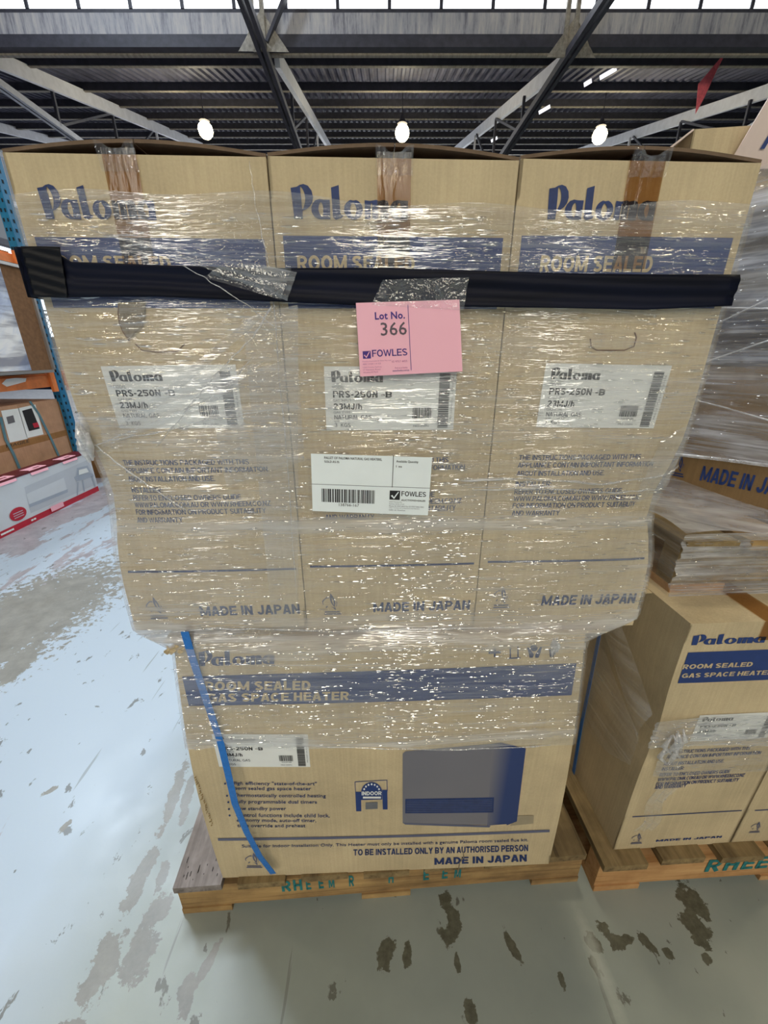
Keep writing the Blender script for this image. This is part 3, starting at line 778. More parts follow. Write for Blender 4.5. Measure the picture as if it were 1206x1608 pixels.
upper_carton(0, 'leftmost of the three upright cartons on top, front torn below the black band')
upper_carton(1, 'middle of the three upright cartons on top, behind the pink lot card')
upper_carton(2, 'rightmost of the three upright cartons on top, right edge crushed inward')

# --- lower front carton
BL = at(350, 1378, .640); BR = at(862, 1355, .672)
LROT = math.atan2(BR.y-BL.y, BR.x-BL.x); LW = (BR-BL).length; LH = .782; LD = .30
LLOC = Vector((BL.x, BL.y, .14)); LM = TM(LLOC, LROT)
lc = thing('heater_carton', 'wide heater carton on the bottom tier showing a printed picture of the heater', 'carton', LLOC, LROT)
PL = lambda px, py: on_plane(px, py, LM)
tl_ = PL(271, 1003); tr_2 = PL(918, 1000)
def lwarp(x, z, off):
    # slightly splayed and barrelled: left edge bulges out at mid height, right edge leans in
    k = z/LH; fx = min(max(x/LW, 0), 1)
    dxl = tl_[0]*k - .018*math.sin(math.pi*k)*1.0; dxr = (tr_2[0]-LW)*k + .012*math.sin(math.pi*k)
    b = .006*math.sin(math.pi*fx)*math.sin(math.pi*min(k, 1))
    return (x + dxl*(1-fx) + dxr*fx, -off - b, z)
def PLw(px, py):                       # inverse of the lateral warp
    X, Z = PL(px, py); k = Z/LH
    dxl = tl_[0]*k - .018*math.sin(math.pi*k); dxr = (tr_2[0]-LW)*k + .012*math.sin(math.pi*k)
    x = (X - dxl)/(1 + (dxr-dxl)/LW); return (x, Z)
carton_shell(lc, LW, LD, LH, CARD, lwarp, nx=20, nz=20, top='flat')
s = Sheet(lwarp)
def quadpx(s, key, pts, lift=.001, nu=16, nv=3):
    a = [PLw(*p_) for p_ in pts]        # TL TR BR BL
    s._mb(key).grid(lambda u, v: s.fn(*[a[3][k]*(1-u)*(1-v) + a[2][k]*u*(1-v) + a[1][k]*u*v + a[0][k]*(1-u)*v for k in (0, 1)], lift), nu, nv)
def textpx(s, key, st, x0, y0, x1, y1, bold=0, dy=0, lift=.0012, shear=0):
    """text whose box is (x0,y0)-(x1,y1) px at the left end; dy is the rise of the baseline to the right"""
    a = [PLw(x0, y1), PLw(x1, y1-dy), PLw(x1, y0-dy), PLw(x0, y0)]
    m2 = st if isinstance(st, tuple) else (grotesque(st, .22 if bold > .03 else .20) if bold > .02 else text2d(st, bold, shear)); mb = s._mb(key); i = len(mb.v)
    for u, v in m2[0]:
        mb.v.append(tuple(s.fn(*[a[0][k]*(1-u)*(1-v) + a[1][k]*u*(1-v) + a[2][k]*u*v + a[3][k]*(1-u)*v for k in (0, 1)], lift)))
    mb.f += [tuple(i+q for q in f) for f in m2[1]]
ink = K('blue_lettering', INK_W); tk = K('kraft_lettering', TANINK)
quadpx(s, K('blue_band', INK), ((286, 1062), (905, 1041), (897, 1091), (297, 1108)))
textpx(s, ink, palogo(), 312, 1021, 431, 1046, 0, 4)
textpx(s, tk, 'ROOM SEALED', 322, 1069, 488, 1083, .04, 2, .0018)
textpx(s, tk, 'GAS SPACE HEATER', 326, 1088, 548, 1101, .04, 5, .0018)
# handling marks
k = K('handling_mark', INK_W)
quadpx(s, k, ((767, 1022), (786, 1021), (786, 1025), (767, 1026)), nu=1, nv=1); quadpx(s, k, ((775, 1015), (778, 1015), (778, 1031), (775, 1031)), nu=1, nv=1)
for x in (800, 812): quadpx(s, k, ((x, 1014), (x+2, 1014), (x+2, 1032), (x, 1032)), nu=1, nv=1)
quadpx(s, k, ((797, 1032), (817, 1031), (817, 1033), (797, 1034)), nu=1, nv=1)
s.poly(k, [PLw(838 + 6*math.cos(a), 1017 + 5*math.sin(a)) for a in [q*math.pi/5 for q in range(10)]])
for pts in (((827, 1016), (830, 1016), (838, 1027), (836, 1032), (831, 1032), (830, 1026)), ((848, 1015), (851, 1015), (848, 1025), (845, 1032), (840, 1032), (840, 1027))):
    s.poly(k, [PLw(*p_) for p_ in pts])
quadpx(s, k, ((862, 1020), (870, 1020), (869, 1031), (863, 1031)), nu=1, nv=1)
# bullets
for st, x0, x1, y, bl in (('High efficiency "state-of-the-art"', 364, 498, 1229, 1), ('room sealed gas space heater', 364, 489, 1237, 0), ('Thermostatically controlled heating', 367, 512, 1248, 1),
                      ('Fully programmable dual timers', 369, 498, 1258, 1), ('Low standby power', 370, 450, 1269, 1), ('Control functions include child lock,', 371, 518, 1279, 1),
                      ('economy mode, auto-off timer,', 372, 497, 1287.5, 0), ('time override and preheat', 373, 480, 1296, 0)):
    textpx(s, ink, st, x0, y-4, x1, y+3.2, .012, 1.2)
    if bl: s.poly(ink, [PLw(x0-10 + 1.7*math.cos(a), y + 1.6*math.sin(a)) for a in [q*math.pi/4 for q in range(8)]])
# indoor badge
bk = K('badge', INK)
quadpx(s, bk, ((558, 1239), (567, 1239), (567.5, 1270), (559.5, 1270)), nu=1, nv=1); quadpx(s, bk, ((600, 1236), (608, 1236), (608.5, 1267), (601, 1267)), nu=1, nv=1)
s.poly(bk, [PLw(583.5 + 16.5*math.cos(a), 1240 - 16.5*math.sin(a)) for a in [math.pi*q/12 for q in range(13)]] + [PLw(567, 1252), PLw(600, 1251)])
quadpx(s, bk, ((557, 1223), (558, 1223), (559, 1240), (558, 1240)), nu=1, nv=1); quadpx(s, bk, ((607, 1220), (608, 1220), (608.5, 1238), (607.5, 1238)), nu=1, nv=1)
quadpx(s, bk, ((557, 1223), (607, 1220), (607, 1221), (557, 1224)), nu=1, nv=1)
wk = K('badge_lettering', PAPER)
textpx(s, wk, 'INDOOR', 568, 1238, 599, 1244, .03, .5, .0018)
for q in range(7):
    a = math.pi*(q+1)/8; cx, cy = 583.5+12.5*math.cos(a), 1239-12.5*math.sin(a)
    s.poly(wk, [PLw(cx+1.5*math.cos(b), cy+1.8*math.sin(b)) for b in [w_*math.pi/3 for w_ in range(6)]], .0018)
quadpx(s, K('badge_panel', GREYTXT), ((574, 1256), (593, 1255), (593, 1266), (574, 1267)), nu=1, nv=1); quadpx(s, wk, ((570, 1246), (598, 1246), (598, 1249), (570, 1249)), .0018, 1, 1)
# heater picture
t = NT('heater_picture_front'); n = t.noise(t.coords(), 3, 2); t.bsdf(t.ramp(n, [(.3, srgb(112, 112, 122)), (.7, srgb(124, 122, 130))]), .6); HFRONT = t.m
t = NT('heater_picture_side'); v = t.coords(loc=(-PLw(785, 1200)[0], 0, 0)); sx_ = t.add('ShaderNodeSeparateXYZ'); t.l.new(v, sx_.inputs[0])
mr = t.add('ShaderNodeMapRange'); t.l.new(sx_.outputs[0], mr.inputs[0]); mr.inputs[1].default_value = -.035; mr.inputs[2].default_value = .012
t.bsdf(t.mix(mr.outputs[0], srgb(118, 117, 126), srgb(44, 62, 112)), .6); HSIDE = t.m
hf, hs = K('heater_picture_front', HFRONT), K('heater_picture_side', HSIDE)
quadpx(s, hf, ((632, 1179), (772, 1166), (764, 1293), (632, 1289)), .0011, 4, 4)
s.poly(hf, [PLw(*p_) for p_ in ((632, 1179), (636, 1175.5), (772, 1165), (772, 1168))], .0012)
quadpx(s, hs, ((771, 1165), (786, 1163.5), (795, 1292), (764, 1294)), .0013, 6, 4)
s.poly(hs, [PLw(*p_) for p_ in ((786, 1163.5), (825, 1173), (811, 1288), (795, 1294))], .0013)
quadpx(s, K('picture_base', GREYINK), ((632, 1288), (770, 1294), (768, 1297), (636, 1291)), .0015, 4, 1)
s.poly(K('picture_shadow', simple('grey_print', srgb(158, 146, 122), .7)), [PLw(*p_) for p_ in ((812, 1279), (838, 1279), (837, 1292), (800, 1295))], .0011)
quadpx(s, K('picture_vent', INK_W), ((636, 1250), (775, 1249), (774, 1273), (636, 1273)), .0015, 4, 1)
for q in range(7): quadpx(s, K('picture_vent_line', GREYINK), ((638, 1253+q*2.8), (772, 1252.5+q*2.8), (772, 1253.1+q*2.8), (638, 1253.6+q*2.8)), .0017, 2, 1)
quadpx(s, K('blue_rule', GREYINK), ((342, 1315.5), (863, 1302), (862.5, 1306), (343, 1319.5)), .0012, 16, 1)
textpx(s, ink, 'Suitable for Indoor Installation Only. This Heater must only be installed with a genuine Paloma room sealed flue kit.', 380, 1325, 829, 1331.5, .008, 10)
textpx(s, ink, 'TO BE INSTALLED ONLY BY AN AUTHORISED PERSON', 555, 1331.5, 829, 1341.5, .022, 6)
textpx(s, ink, 'MADE IN JAPAN', 682, 1346, 827, 1357, .045, 5)
textpx(s, K('gas_mark', GREYINK), outline2d('gasmark', GASMARK), 385, 1338, 412, 1362, 0, 0)
s.build(lc)
label_on(lc, [PLw(333, 1151), PLw(484, 1149.5), PLw(488, 1200), PLw(345, 1202)], lwarp)
# crushed corner and torn left edge, scuffs at the bottom right
m = MB()
for q in range(26):
    px_, py_ = 307 + q*1.0 + R.uniform(-1, 2), 1218 + q*3.0
    c0 = Vector(lwarp(*PLw(px_+2, py_), .003)); d = Vector((R.uniform(-.012, .004), -.004, R.uniform(-.012, .008)))
    m.tube([c0, c0 + d*.3 + Vector((0, -.001, 0)), c0 + d*.5], [.0016, .0012, .0005], 4)
m.build('frayed_edge', simple('frayed_card', srgb(150, 128, 88), .95, var=.3, scale=80), lc)
m = MB().grid(lambda u, v: lwarp(-.012 + .034*u + .004*math.sin(v*7), LH - .002 - .016*v*(1-.4*u) - .003*math.sin(u*9), .004 + .006*v + .003*math.sin(u*13+v*3)), 10, 5)
solid(m.build('crushed_corner', CARD, lc), .004)
m = MB().tube([Vector(lwarp(*PLw(*p_), .002)) for p_ in ((726, 1332), (728, 1344), (722, 1352), (720, 1364), (718, 1372))], .0012, 5)
m.build('torn_liner', CARD_TORN, lc)

# hidden cartons that carry the back of the top tier
for q, (yy, lab) in enumerate(((LD+.005, 'wide brown carton on the bottom tier directly behind the front one'), (2*LD+.01-.03, 'wide brown carton on the bottom tier farthest from the viewer'))):
    lp = LM @ Vector((0, yy, 0)); c = thing('heater_carton', lab, 'carton', lp, LROT)
    carton_shell(c, LW-.01, .265, LH, CARD, lambda x, z, o_: (x, -o_, z), nx=2, nz=2, top='flat')

# ------------------------------------------------------------------ pallets
def pallet(label, loc, rz, W, D, mats, left_board, stencil=None, H=.14, low=True, name='timber_pallet'):
    r = thing(name, label, 'pallet', loc, rz)
    bear, deck, bot = mats
    hb = .075
    for q, y in enumerate((0, D/2-.025, D-.05)):
        MB().box(0, y, .022, W, y+.05, H-.024).build('bearer', bear, r)
    n = 7; bw = .125; gap = (W-n*bw)/(n-1)
    for q in range(n):
        x = q*(bw+gap); dz = R.uniform(-.001, .001)
        m = MB(); segs = 8
        m.box(x, -.012 + R.uniform(-.004, .004), H-.024, x+bw, D+.01, H+dz)
        o = m.build('deck_board', left_board if q in (0,) else deck, r)
    for q, x in enumerate((.0, W/2-.07, W-.14)):
        MB().box(x, -.004, 0, x+.14 - (.0 if q else .005), D, .022).build('bottom_board', bot, r)
    if stencil: stencil(r)
    return r
P0 = on_z(272, 1400, .12); P1 = on_z(915, 1352, .12)
p_a = on_z(283, 1430, 0)
PA = Vector((-.560, .628, 0)); PB = Vector((.572, .702, 0)); PROT = math.atan2(PB.y-PA.y, PB.x-PA.x); PW = (PB-PA).length
def sten1(r):
    M = TM(PA, PROT); s = Sheet(lambda x, z, l: (x, -l, z))
    for ch_, x0, x1 in (('R', 441, 456), ('H', 460, 474), ('E', 480, 488), ('E', 500, 508), ('M', 516, 525), ('R', 548, 556), ('H', 610, 618), ('E', 664, 673), ('E', 693, 702), ('M', 712, 722)):
        u0 = on_plane(x0, 1385, M)[0]; u1 = on_plane(x1, 1385, M)[0]
        s.text(K('stencil_letter', TEALINK), ch_, u0, .062, u1, .112, .05, 0, .0015); s.build(r); s.mb.clear()
main_pallet = pallet('dirty timber pallet under the wrapped heater cartons in the middle', PA, PROT, PW, 1.12, (WOODY, WOODT, WOODY), WOODG, sten1)
# nail holes and splits in the front-left board
m = MB()
for q in range(16):
    x = R.uniform(.012, .112); y = R.uniform(.0, .05); L = R.uniform(.004, .03)
    m.box(x, y, .1400, x+.0012, y+L*.7, .1406)
m.build('split', simple('dark_split', srgb(30, 24, 22), .9), main_pallet)

RPL = on_z(930, 1397, 0); RROT = math.radians(3.0)
def sten2(r):
    M = TM(RPL, RROT); s = Sheet(lambda x, z, l: (x, -l, z))
    for ch_, x0, x1, dz in (('R', 1109, 1131, 0), ('H', 1137, 1158, 0), ('E', 1164, 1182, 0), ('E', 1186, 1204, 0), ('M', 1210, 1234, 0)):
        u0 = on_plane(x0, 1360, M)[0]; u1 = on_plane(x1, 1360, M)[0]
        s.text(K('stencil_letter', TEALINK), ch_, u0, .055, u1, .112, .06, .3, .0015); s.build(r); s.mb.clear()
pallet('orange-tinged timber pallet with teal stencilled letters at lower right', (RPL.x, RPL.y, 0), RROT, 1.15, 1.12, (WOODO, WOODT, WOODO), WOODT, sten2)

# ------------------------------------------------------------------ stretch film round the middle stack
def smoothstep(a, b, x):
    t_ = min(1, max(0, (x-a)/(b-a))); return t_*t_*(3-2*t_)
LI = SM.inverted()
low_l = lambda z: (LI @ (LM @ Vector(lwarp(0, min(max(z-.14, 0), LH), 0))))
low_r = lambda z: (LI @ (LM @ Vector(lwarp(LW, min(max(z-.14, 0), LH), 0))))
TW = 3*UW + .0044
rw = random.Random(11)
waves = [(rw.uniform(150, 420), rw.uniform(-14, 14), rw.uniform(0, 6.28), rw.uniform(.10, .30)) for _ in range(9)]
def wr(x, z):
    return sum(a*math.sin(f*z + g*x + p + 1.5*math.sin(3.1*x+p)) for f, g, p, a in waves)*.0009
def film_pt(sx, z):
    """sx in [0,1] across the front, returns local stack-frame point"""
    k = smoothstep(.955, .905, z)
    xl = .003 + .020*math.exp(-((z-1.238)/.10)**2); xr = TW-.002 - .026*math.exp(-((z-1.19)/.075)**2)
    a, b = low_l(z), low_r(z)
    xl = xl*(1-k) + (a.x+.003)*k; xr = xr*(1-k) + (b.x-.002)*k
    x = xl + (xr-xl)*sx
    yb_up = -.0085 - .002*math.sin(sx*math.pi*3)
    yb_lo = a.y + (b.y-a.y)*sx - .010 - .006*math.sin(math.pi*sx)*1.0
    y = yb_up*(1-k) + yb_lo*k
    edge = min(1, min(sx, 1-sx)*40 + .15)
    return Vector((x, y + wr(x, z)*edge, z))
ZT = lambda x: 1.648 + .006*math.sin(x*7) + .004*math.sin(x*23)
ZB = lambda x: .628 + .012*math.sin(x*4+1) + .004*math.sin(x*17)
fr = thing('stretch_film', 'clear stretch film wound round the middle stack of heater cartons', 'film', SLOC, AL)
NZ = 420
o = MB().grid(lambda u, v: film_pt(u, ZB(u)*(1-v) + ZT(u)*v), 150, NZ).build('front_layer', FILM, fr, True); o['label'] = 'wrinkled glinting front layer'
for side in (0, 1):
    o = MB().grid(lambda u, v, side=side: Vector((film_pt(side, ZB(side)*(1-v)+ZT(side)*v).x + (.004 if side else -.004), (film_pt(side, ZB(side)*(1-v)+ZT(side)*v).y)*(1-u) + .862*u, ZB(side)*(1-v)+ZT(side)*v)), 8, 80).build('side_layer', FILM, fr, True)
o = MB().grid(lambda u, v: Vector((-.008 + (TW+.016)*u, .862 + .004*v, .62 + 1.02*v)), 10, 20).build('back_layer', FILM, fr, True)
# fine tension ridges in the film, each a little raised fold
def ridges(n, seed, sx0=0, sx1=1):
    rr = random.Random(seed); m = MB()
    for _ in range(n):
        sx = rr.uniform(sx0, sx1); z = rr.uniform(.64, 1.63); L = rr.uniform(.006, .030); hw = rr.uniform(.0008, .0022); d = hw*rr.uniform(.45, .9)
        tilt = rr.gauss(0, .015); yaw = rr.gauss(0, .045); c = film_pt(sx, z); b = len(m.v); nn = 3
        for k in range(nn+1):
            u = k/nn - .5; w_ = math.sin(math.pi*(k/nn))*.8 + .2
            for (a, dd) in ((-1, 0), (-.5, .75), (0, 1), (.5, .75), (1, 0)):
                m.v.append((c.x + u*L, c.y - .0008 - dd*d*w_ + u*L*yaw, c.z + a*hw*w_ + u*L*tilt))
        for k in range(nn):
            for j in range(4):
                q = b + k*5 + j; m.f.append((q, q+5, q+6, q+1))
    o = m.build('film_ridges', RIDGE, fr, True); o['kind'] = 'stuff'; return o
def ridges_on(parent, fn, n, seed, mat, ax=(1, 0, 0)):
    rr = random.Random(seed); m = MB()
    for _ in range(n):
        c = Vector(fn(rr.random(), rr.random())); L = rr.uniform(.006, .026); hw = rr.uniform(.0008, .0020); d = hw*rr.uniform(.4, .9); b = len(m.v)
        for k in range(4):
            u = k/3 - .5; w_ = math.sin(math.pi*k/3)*.8 + .2
            for (a, dd) in ((-1, 0), (-.5, .75), (0, 1), (.5, .75), (1, 0)): m.v.append((c.x + u*L, c.y - .001 - dd*d*w_, c.z + a*hw*w_))
        for k in range(3):
            for j in range(4):
                q = b + k*5 + j; m.f.append((q, q+5, q+6, q+1))
    o = m.build('film_ridges', mat, parent, True); o['kind'] = 'stuff'
ridges(2200, 5); ridges(420, 6, .50, .64)
# twisted creases of film (pixel paths laid on the front)
def crease(pts, r, mat, lift=.010, name='film_crease', n=6):
    P_ = []
    for (px, py) in pts:
        x, z = on_plane(px, py, SM); P_.append((x, z))
    out = []
    for a in range(len(P_)-1):
        for q in range(6):
            u = q/6; x = P_[a][0]*(1-u)+P_[a+1][0]*u; z = P_[a][1]*(1-u)+P_[a+1][1]*u
            out.append(Vector((x + R.uniform(-.0012, .0012), -lift - R.uniform(0, .002), z + R.uniform(-.0012, .0012))))
    x, z = P_[-1]; out.append(Vector((x, -lift, z)))
    rr_ = [r*R.uniform(.6, 1.2) for _ in out]; rr_[0] = rr_[-1] = r*.25
    MB().tube(out, rr_, n).build(name, mat, fr, True)
def veil(pts4, mat, lift=.0125, nu=30, nv=14, name='film_fold'):
    q = [on_plane(px, py, SM) for px, py in pts4]
    ph = R.uniform(0, 6)
    def fn(u, v):
        x = q[3][0]*(1-u)*(1-v) + q[2][0]*u*(1-v) + q[1][0]*u*v + q[0][0]*(1-u)*v
        z = q[3][1]*(1-u)*(1-v) + q[2][1]*u*(1-v) + q[1][1]*u*v + q[0][1]*(1-u)*v
        return Vector((x, -lift - .0014*math.sin(v*17+ph+2*u) - .001*math.sin(v*41+u*5), z))
    MB().grid(fn, nu, nv).build(name, mat, fr, True)
veil(((132, 362), (470, 432), (455, 475), (280, 405)), FILM3, .0215)
veil(((360, 418), (462, 426), (446, 474), (330, 440)), CLEARTAPE, .0240, 16, 10)
veil(((395, 500), (440, 480), (235, 655), (190, 670)), FILM3)
veil(((385, 500), (470, 480), (470, 980), (430, 980)), FILM3)
veil(((160, 640), (420, 565), (330, 640), (170, 700)), FILM3, .013)
veil(((330, 600), (470, 560), (480, 720), (360, 760)), FILM3, .014)
veil(((1030, 690), (1080, 660), (1040, 760), (985, 790)), FILM3)
crease(((150, 700), (220, 672), (300, 640), (360, 610), (400, 560)), .0010, CREASE)
crease(((155, 695), (190, 725), (240, 760), (300, 800)), .0016, CREASE)
crease(((262, 400), (330, 440), (395, 480), (440, 520)), .0007, CREASE, .022)
crease(((170, 690), (260, 676), (340, 655), (440, 640)), .0014, CREASE)
crease(((430, 480), (400, 530), (340, 590), (300, 640), (250, 700)), .0014, CREASE)
crease(((720, 752), (820, 748), (940, 757), (1040, 742), (1058, 728)), .0022, CREASE, .012)
crease(((740, 765), (860, 764), (960, 770), (1030, 765)), .0016, CREASE, .012)
crease(((220, 990), (340, 980), (520, 985), (720, 980), (900, 978)), .0020, CREASE, .012)
crease(((300, 1152), (400, 1150), (520, 1160), (690, 1165), (860, 1158)), .0018, CREASE, .020)
crease(((395, 260), (405, 330), (425, 420), (432, 480), (450, 700), (470, 960)), .0009, CREASE)
# loose bunch at the left edge and a twist at the right under the overhang
m = MB()
wadc = on_plane(143, 676, SM)
for q in range(9):
    a = Vector((wadc[0] + R.uniform(-.012, .004), -.006 + R.uniform(-.01, .012), wadc[1] + R.uniform(-.01, .03)))
    m.tube([a, a + Vector((R.uniform(-.012, .008), R.uniform(-.006, .006), -.022)), a + Vector((R.uniform(-.004, .018), 0, -.045))], [.002, .0065, .002], 7)
m.build('film_bunch', ROPE, fr, True)
m = MB(); wadc = on_plane(868, 1000, SM)
for q in range(7):
    a = Vector((wadc[0] + R.uniform(-.006, .008), -.018 + R.uniform(-.004, .004), wadc[1] + R.uniform(-.004, .014)))
    m.tube([a, a + Vector((R.uniform(-.014, .010), -.003, -.016)), a + Vector((R.uniform(-.006, .010), 0, -.034))], [.001, .0035, .001], 6)
m.build('film_bunch', ROPE, fr, True)
def u_shape(x, z): return x

# black band round the top tier
bb = thing('black_band', 'wide black plastic band across the three upper cartons', 'band', SLOC, AL)
def bandz(x, edge):
    pts_t = ((48, 392), (100, 398), (115, 415), (250, 420), (420, 425), (600, 424), (760, 429), (900, 433), (1000, 434), (1146, 434))
    pts_b = ((68, 469), (100, 469), (250, 468), (420, 475), (600, 483), (760, 484), (900, 486), (1000, 488), (1134, 482))
    L = [on_plane(px, py, SM) for px, py in (pts_t if edge else pts_b)]
    if x <= L[0][0]: return L[0][1]
    for a, b in zip(L, L[1:]):
        if x <= b[0]: return a[1] + (b[1]-a[1])*(x-a[0])/(b[0]-a[0])
    return L[-1][1]
BXR = on_plane(1142, 458, SM)[0]
def bfn(u, v):
    x = -.004 + (BXR+.004)*u
    z0, z1 = bandz(x, 0), bandz(x, 1)
    z = z0 + (z1-z0)*v
    return Vector((x, -.0165 - .0016*math.sin(v*7+u*3) - .0008*math.sin(v*19+u*11), z))
solid(MB().grid(bfn, 60, 14).build('band_front', BLACKFILM, bb, True), .0008)
solid(MB().grid(lambda u, v: Vector((-.0085, -.0165 + .20*u, bandz(0, 0) + (bandz(0, 1)-bandz(0, 0))*v)), 4, 4).build('band_side', BLACKFILM, bb, True), .0008)
q = [on_plane(px, py, SM) for px, py in ((50, 392), (110, 393), (122, 470), (70, 469))]
solid(MB().grid(lambda u, v: Vector((q[3][0]*(1-u)*(1-v)+q[2][0]*u*(1-v)+q[1][0]*u*v+q[0][0]*(1-u)*v, -.0200 - .0008*math.sin(v*30+u*6), q[3][1]*(1-u)*(1-v)+q[2][1]*u*(1-v)+q[1][1]*u*v+q[0][1]*(1-u)*v)), 20, 20).build('band_end', BLACKTAPE, bb, True), .0006)

# clear tape piece holding the pink card
q_t = [on_plane(px, py, SM) for px, py in ((600, 444), (730, 440), (722, 490), (583, 482))]
o = MB().grid(lambda u, v: Vector((q_t[3][0]*(1-u)*(1-v)+q_t[2][0]*u*(1-v)+q_t[1][0]*u*v+q_t[0][0]*(1-u)*v, -.0255 - .0008*math.sin(u*31+v*7), q_t[3][1]*(1-u)*(1-v)+q_t[2][1]*u*(1-v)+q_t[1][1]*u*v+q_t[0][1]*(1-u)*v)), 30, 8).build('clear_tape', CLEARTAPE, None, True)
o.location = SLOC; o.rotation_euler = (0, 0, AL); tag(o, 'crinkled clear tape stuck over the black band above the pink card', 'tape')

# pink lot card
def quad_fn(q, y):
    def fn(u, v, lift=0):
        return Vector((q[3][0]*(1-u)*(1-v)+q[2][0]*u*(1-v)+q[1][0]*u*v+q[0][0]*(1-u)*v, y - lift, q[3][1]*(1-u)*(1-v)+q[2][1]*u*(1-v)+q[1][1]*u*v+q[0][1]*(1-u)*v))
    return fn
pk = thing('lot_card', 'pink lot number card taped under the black band', 'card', SLOC, AL)
pfn = quad_fn([on_plane(px, py, SM) for px, py in ((559.5, 478.5), (716, 473.5), (721, 582), (566, 590))], -.0235)
solid(MB().grid(lambda u, v: pfn(u, v), 2, 2).build('card', PINK, pk), .0006, 1)
s = Sheet(pfn)
def zu(x): return (x-366)/698
def zv(y): return 1-(y-75)/492
T = lambda st, x0, y0, x1, y1, key, b=0: s.text(key, st, zu(x0), zv(y1), zu(x1), zv(y0), b, lift=.0012)
pu = K('purple_lettering', PURPLE)
T('Lot No.', 488, 138, 690, 187, pu, .025); T('366', 522, 206, 698, 294, K('grey_number', simple('grey_pencil', srgb(96, 82, 92), .6)), .008)
T('FOWLES', 455, 386, 694, 434, pu, .015)
s.rect(pu, zu(392), zv(444), zu(446), zv(392), .0010)
s.poly(K('tick', PINK), [(zu(x), zv(y)) for x, y in ((398, 420), (406, 416), (414, 430), (436, 396), (440, 398), (416, 440))], .0014)
s.rect(pu, zu(712), zv(540), zu(716), zv(98), .0010)
for st, x0, y0, x1 in (('Fowles Auctions & Sales Pty Ltd', 388, 458, 580), ('ABN 14 004 114 333', 388, 476, 510), ('1300 Fowles Sydney', 388, 500, 515), ('17 Newton Road', 388, 516, 505), ('Wetherill Park', 388, 534, 490)):
    T(st, x0, y0, x1, y0+11, K('faint_lettering', PINKTXT))
T('02 9757 4455', 585, 466, 690, 480, K('faint_lettering', PINKTXT)); T('Find us at fowles', 605, 512, 690, 524, K('faint_lettering', PINKTXT)); T('www.fowles.com.au', 588, 530, 700, 544, pu)
s.build(pk)

# white barcode label
wb = thing('barcode_label', 'white barcode label stuck on the film below the pink card', 'label', SLOC, AL)
wfn = quad_fn([on_plane(px, py, SM) for px, py in ((490.5, 708), (676, 714), (669.5, 803), (493, 796))], -.0190)
solid(MB().grid(lambda u, v: wfn(u, v), 2, 2).build('label_sheet', PAPER2, wb), .0006, 1)
s = Sheet(wfn)
zu = lambda x: (x-52)/812; zv = lambda y: 1-(y-1118)/398
bk_ = K('black_lettering', BLACKINK)
T('PALLET OF PALOMA NATURAL GAS HEATERS,', 140, 1133, 525, 1152, bk_, .012); T('SOLD AS IS', 140, 1160, 240, 1174, bk_, .012)
T('Available Quantity', 622, 1142, 772, 1162, bk_, .01); T('1 ea', 622, 1176, 662, 1190, bk_, .01)
s.rect(bk_, zu(600), zv(1326), zu(604), zv(1112)); s.rect(K('grey_rule', GREYTXT), .0, zv(1324), 1, zv(1321))
rr = random.Random(8); x = 118.0
while x < 485:
    wd = rr.choice((3, 4, 6, 9)); s.rect(K('barcode', BLACKINK), zu(x), zv(1446), zu(min(x+wd, 487)), zv(1352)); x += wd + rr.choice((3, 4, 5, 8))
T('138766-167', 235, 1452, 375, 1472, bk_)
s.rect(bk_, zu(586), zv(1412), zu(658), zv(1348)); s.poly(K('tick', PAPER2), [(zu(a), zv(b)) for a, b in ((594, 1384), (606, 1378), (616, 1394), (644, 1354), (650, 1357), (618, 1406))], .0016)
T('FOWLES', 668, 1350, 840, 1384, bk_, .02); T('AUCTIONS+SALES', 668, 1406, 838, 1419, bk_, .02)
for q_, (st, x1) in enumerate((('NSW Fowles Pty', 675), ('Sydney NSW 2164', 690), ('Phone 02 9757 4455 Fax 02 9757 4466 ABN', 830), ('Unit 1 Corner of Cowpasture and Newton', 800), ('info at fowles', 700))):
    T(st, 586, 1424+q_*14, x1, 1434+q_*14, K('grey_lettering', GREYTXT))
s.build(wb)

# blue strap, slack down the front of the lower carton
st_pts = [(290, 992), (298, 1020), (314, 1070), (331, 1120), (346, 1165), (357, 1210), (369, 1262), (388, 1308), (408, 1345), (429, 1372)]
m = MB(); pv = []
for k_, (px, py) in enumerate(st_pts):
    yy = .645 - (.012 if py < 1170 else .018) - .020*math.sin(math.pi*min(1, max(0, (py-1160)/212)))
    pv.append(at(px, py, yy))
def strap_obj(pts, wd, mat, label, th=.0012, name='strapping_band'):
    m = MB(); n = len(pts); vv = []
    for k_ in range(n):
        d = (pts[min(k_+1, n-1)] - pts[max(k_-1, 0)]).normalized(); sd = d.cross(Vector((0, -1, 0))).normalized()
        vv += [tuple(pts[k_] - sd*wd/2), tuple(pts[k_] + sd*wd/2)]
    m.v = vv; m.f = [(2*k_, 2*k_+1, 2*k_+3, 2*k_+2) for k_ in range(n-1)]
    o = solid(m.build(name, mat), th); tag(o, label, 'strap'); return o
strap_obj(pv, .0155, BLUESTRAP, 'slack blue plastic strap down the front of the bottom middle carton')

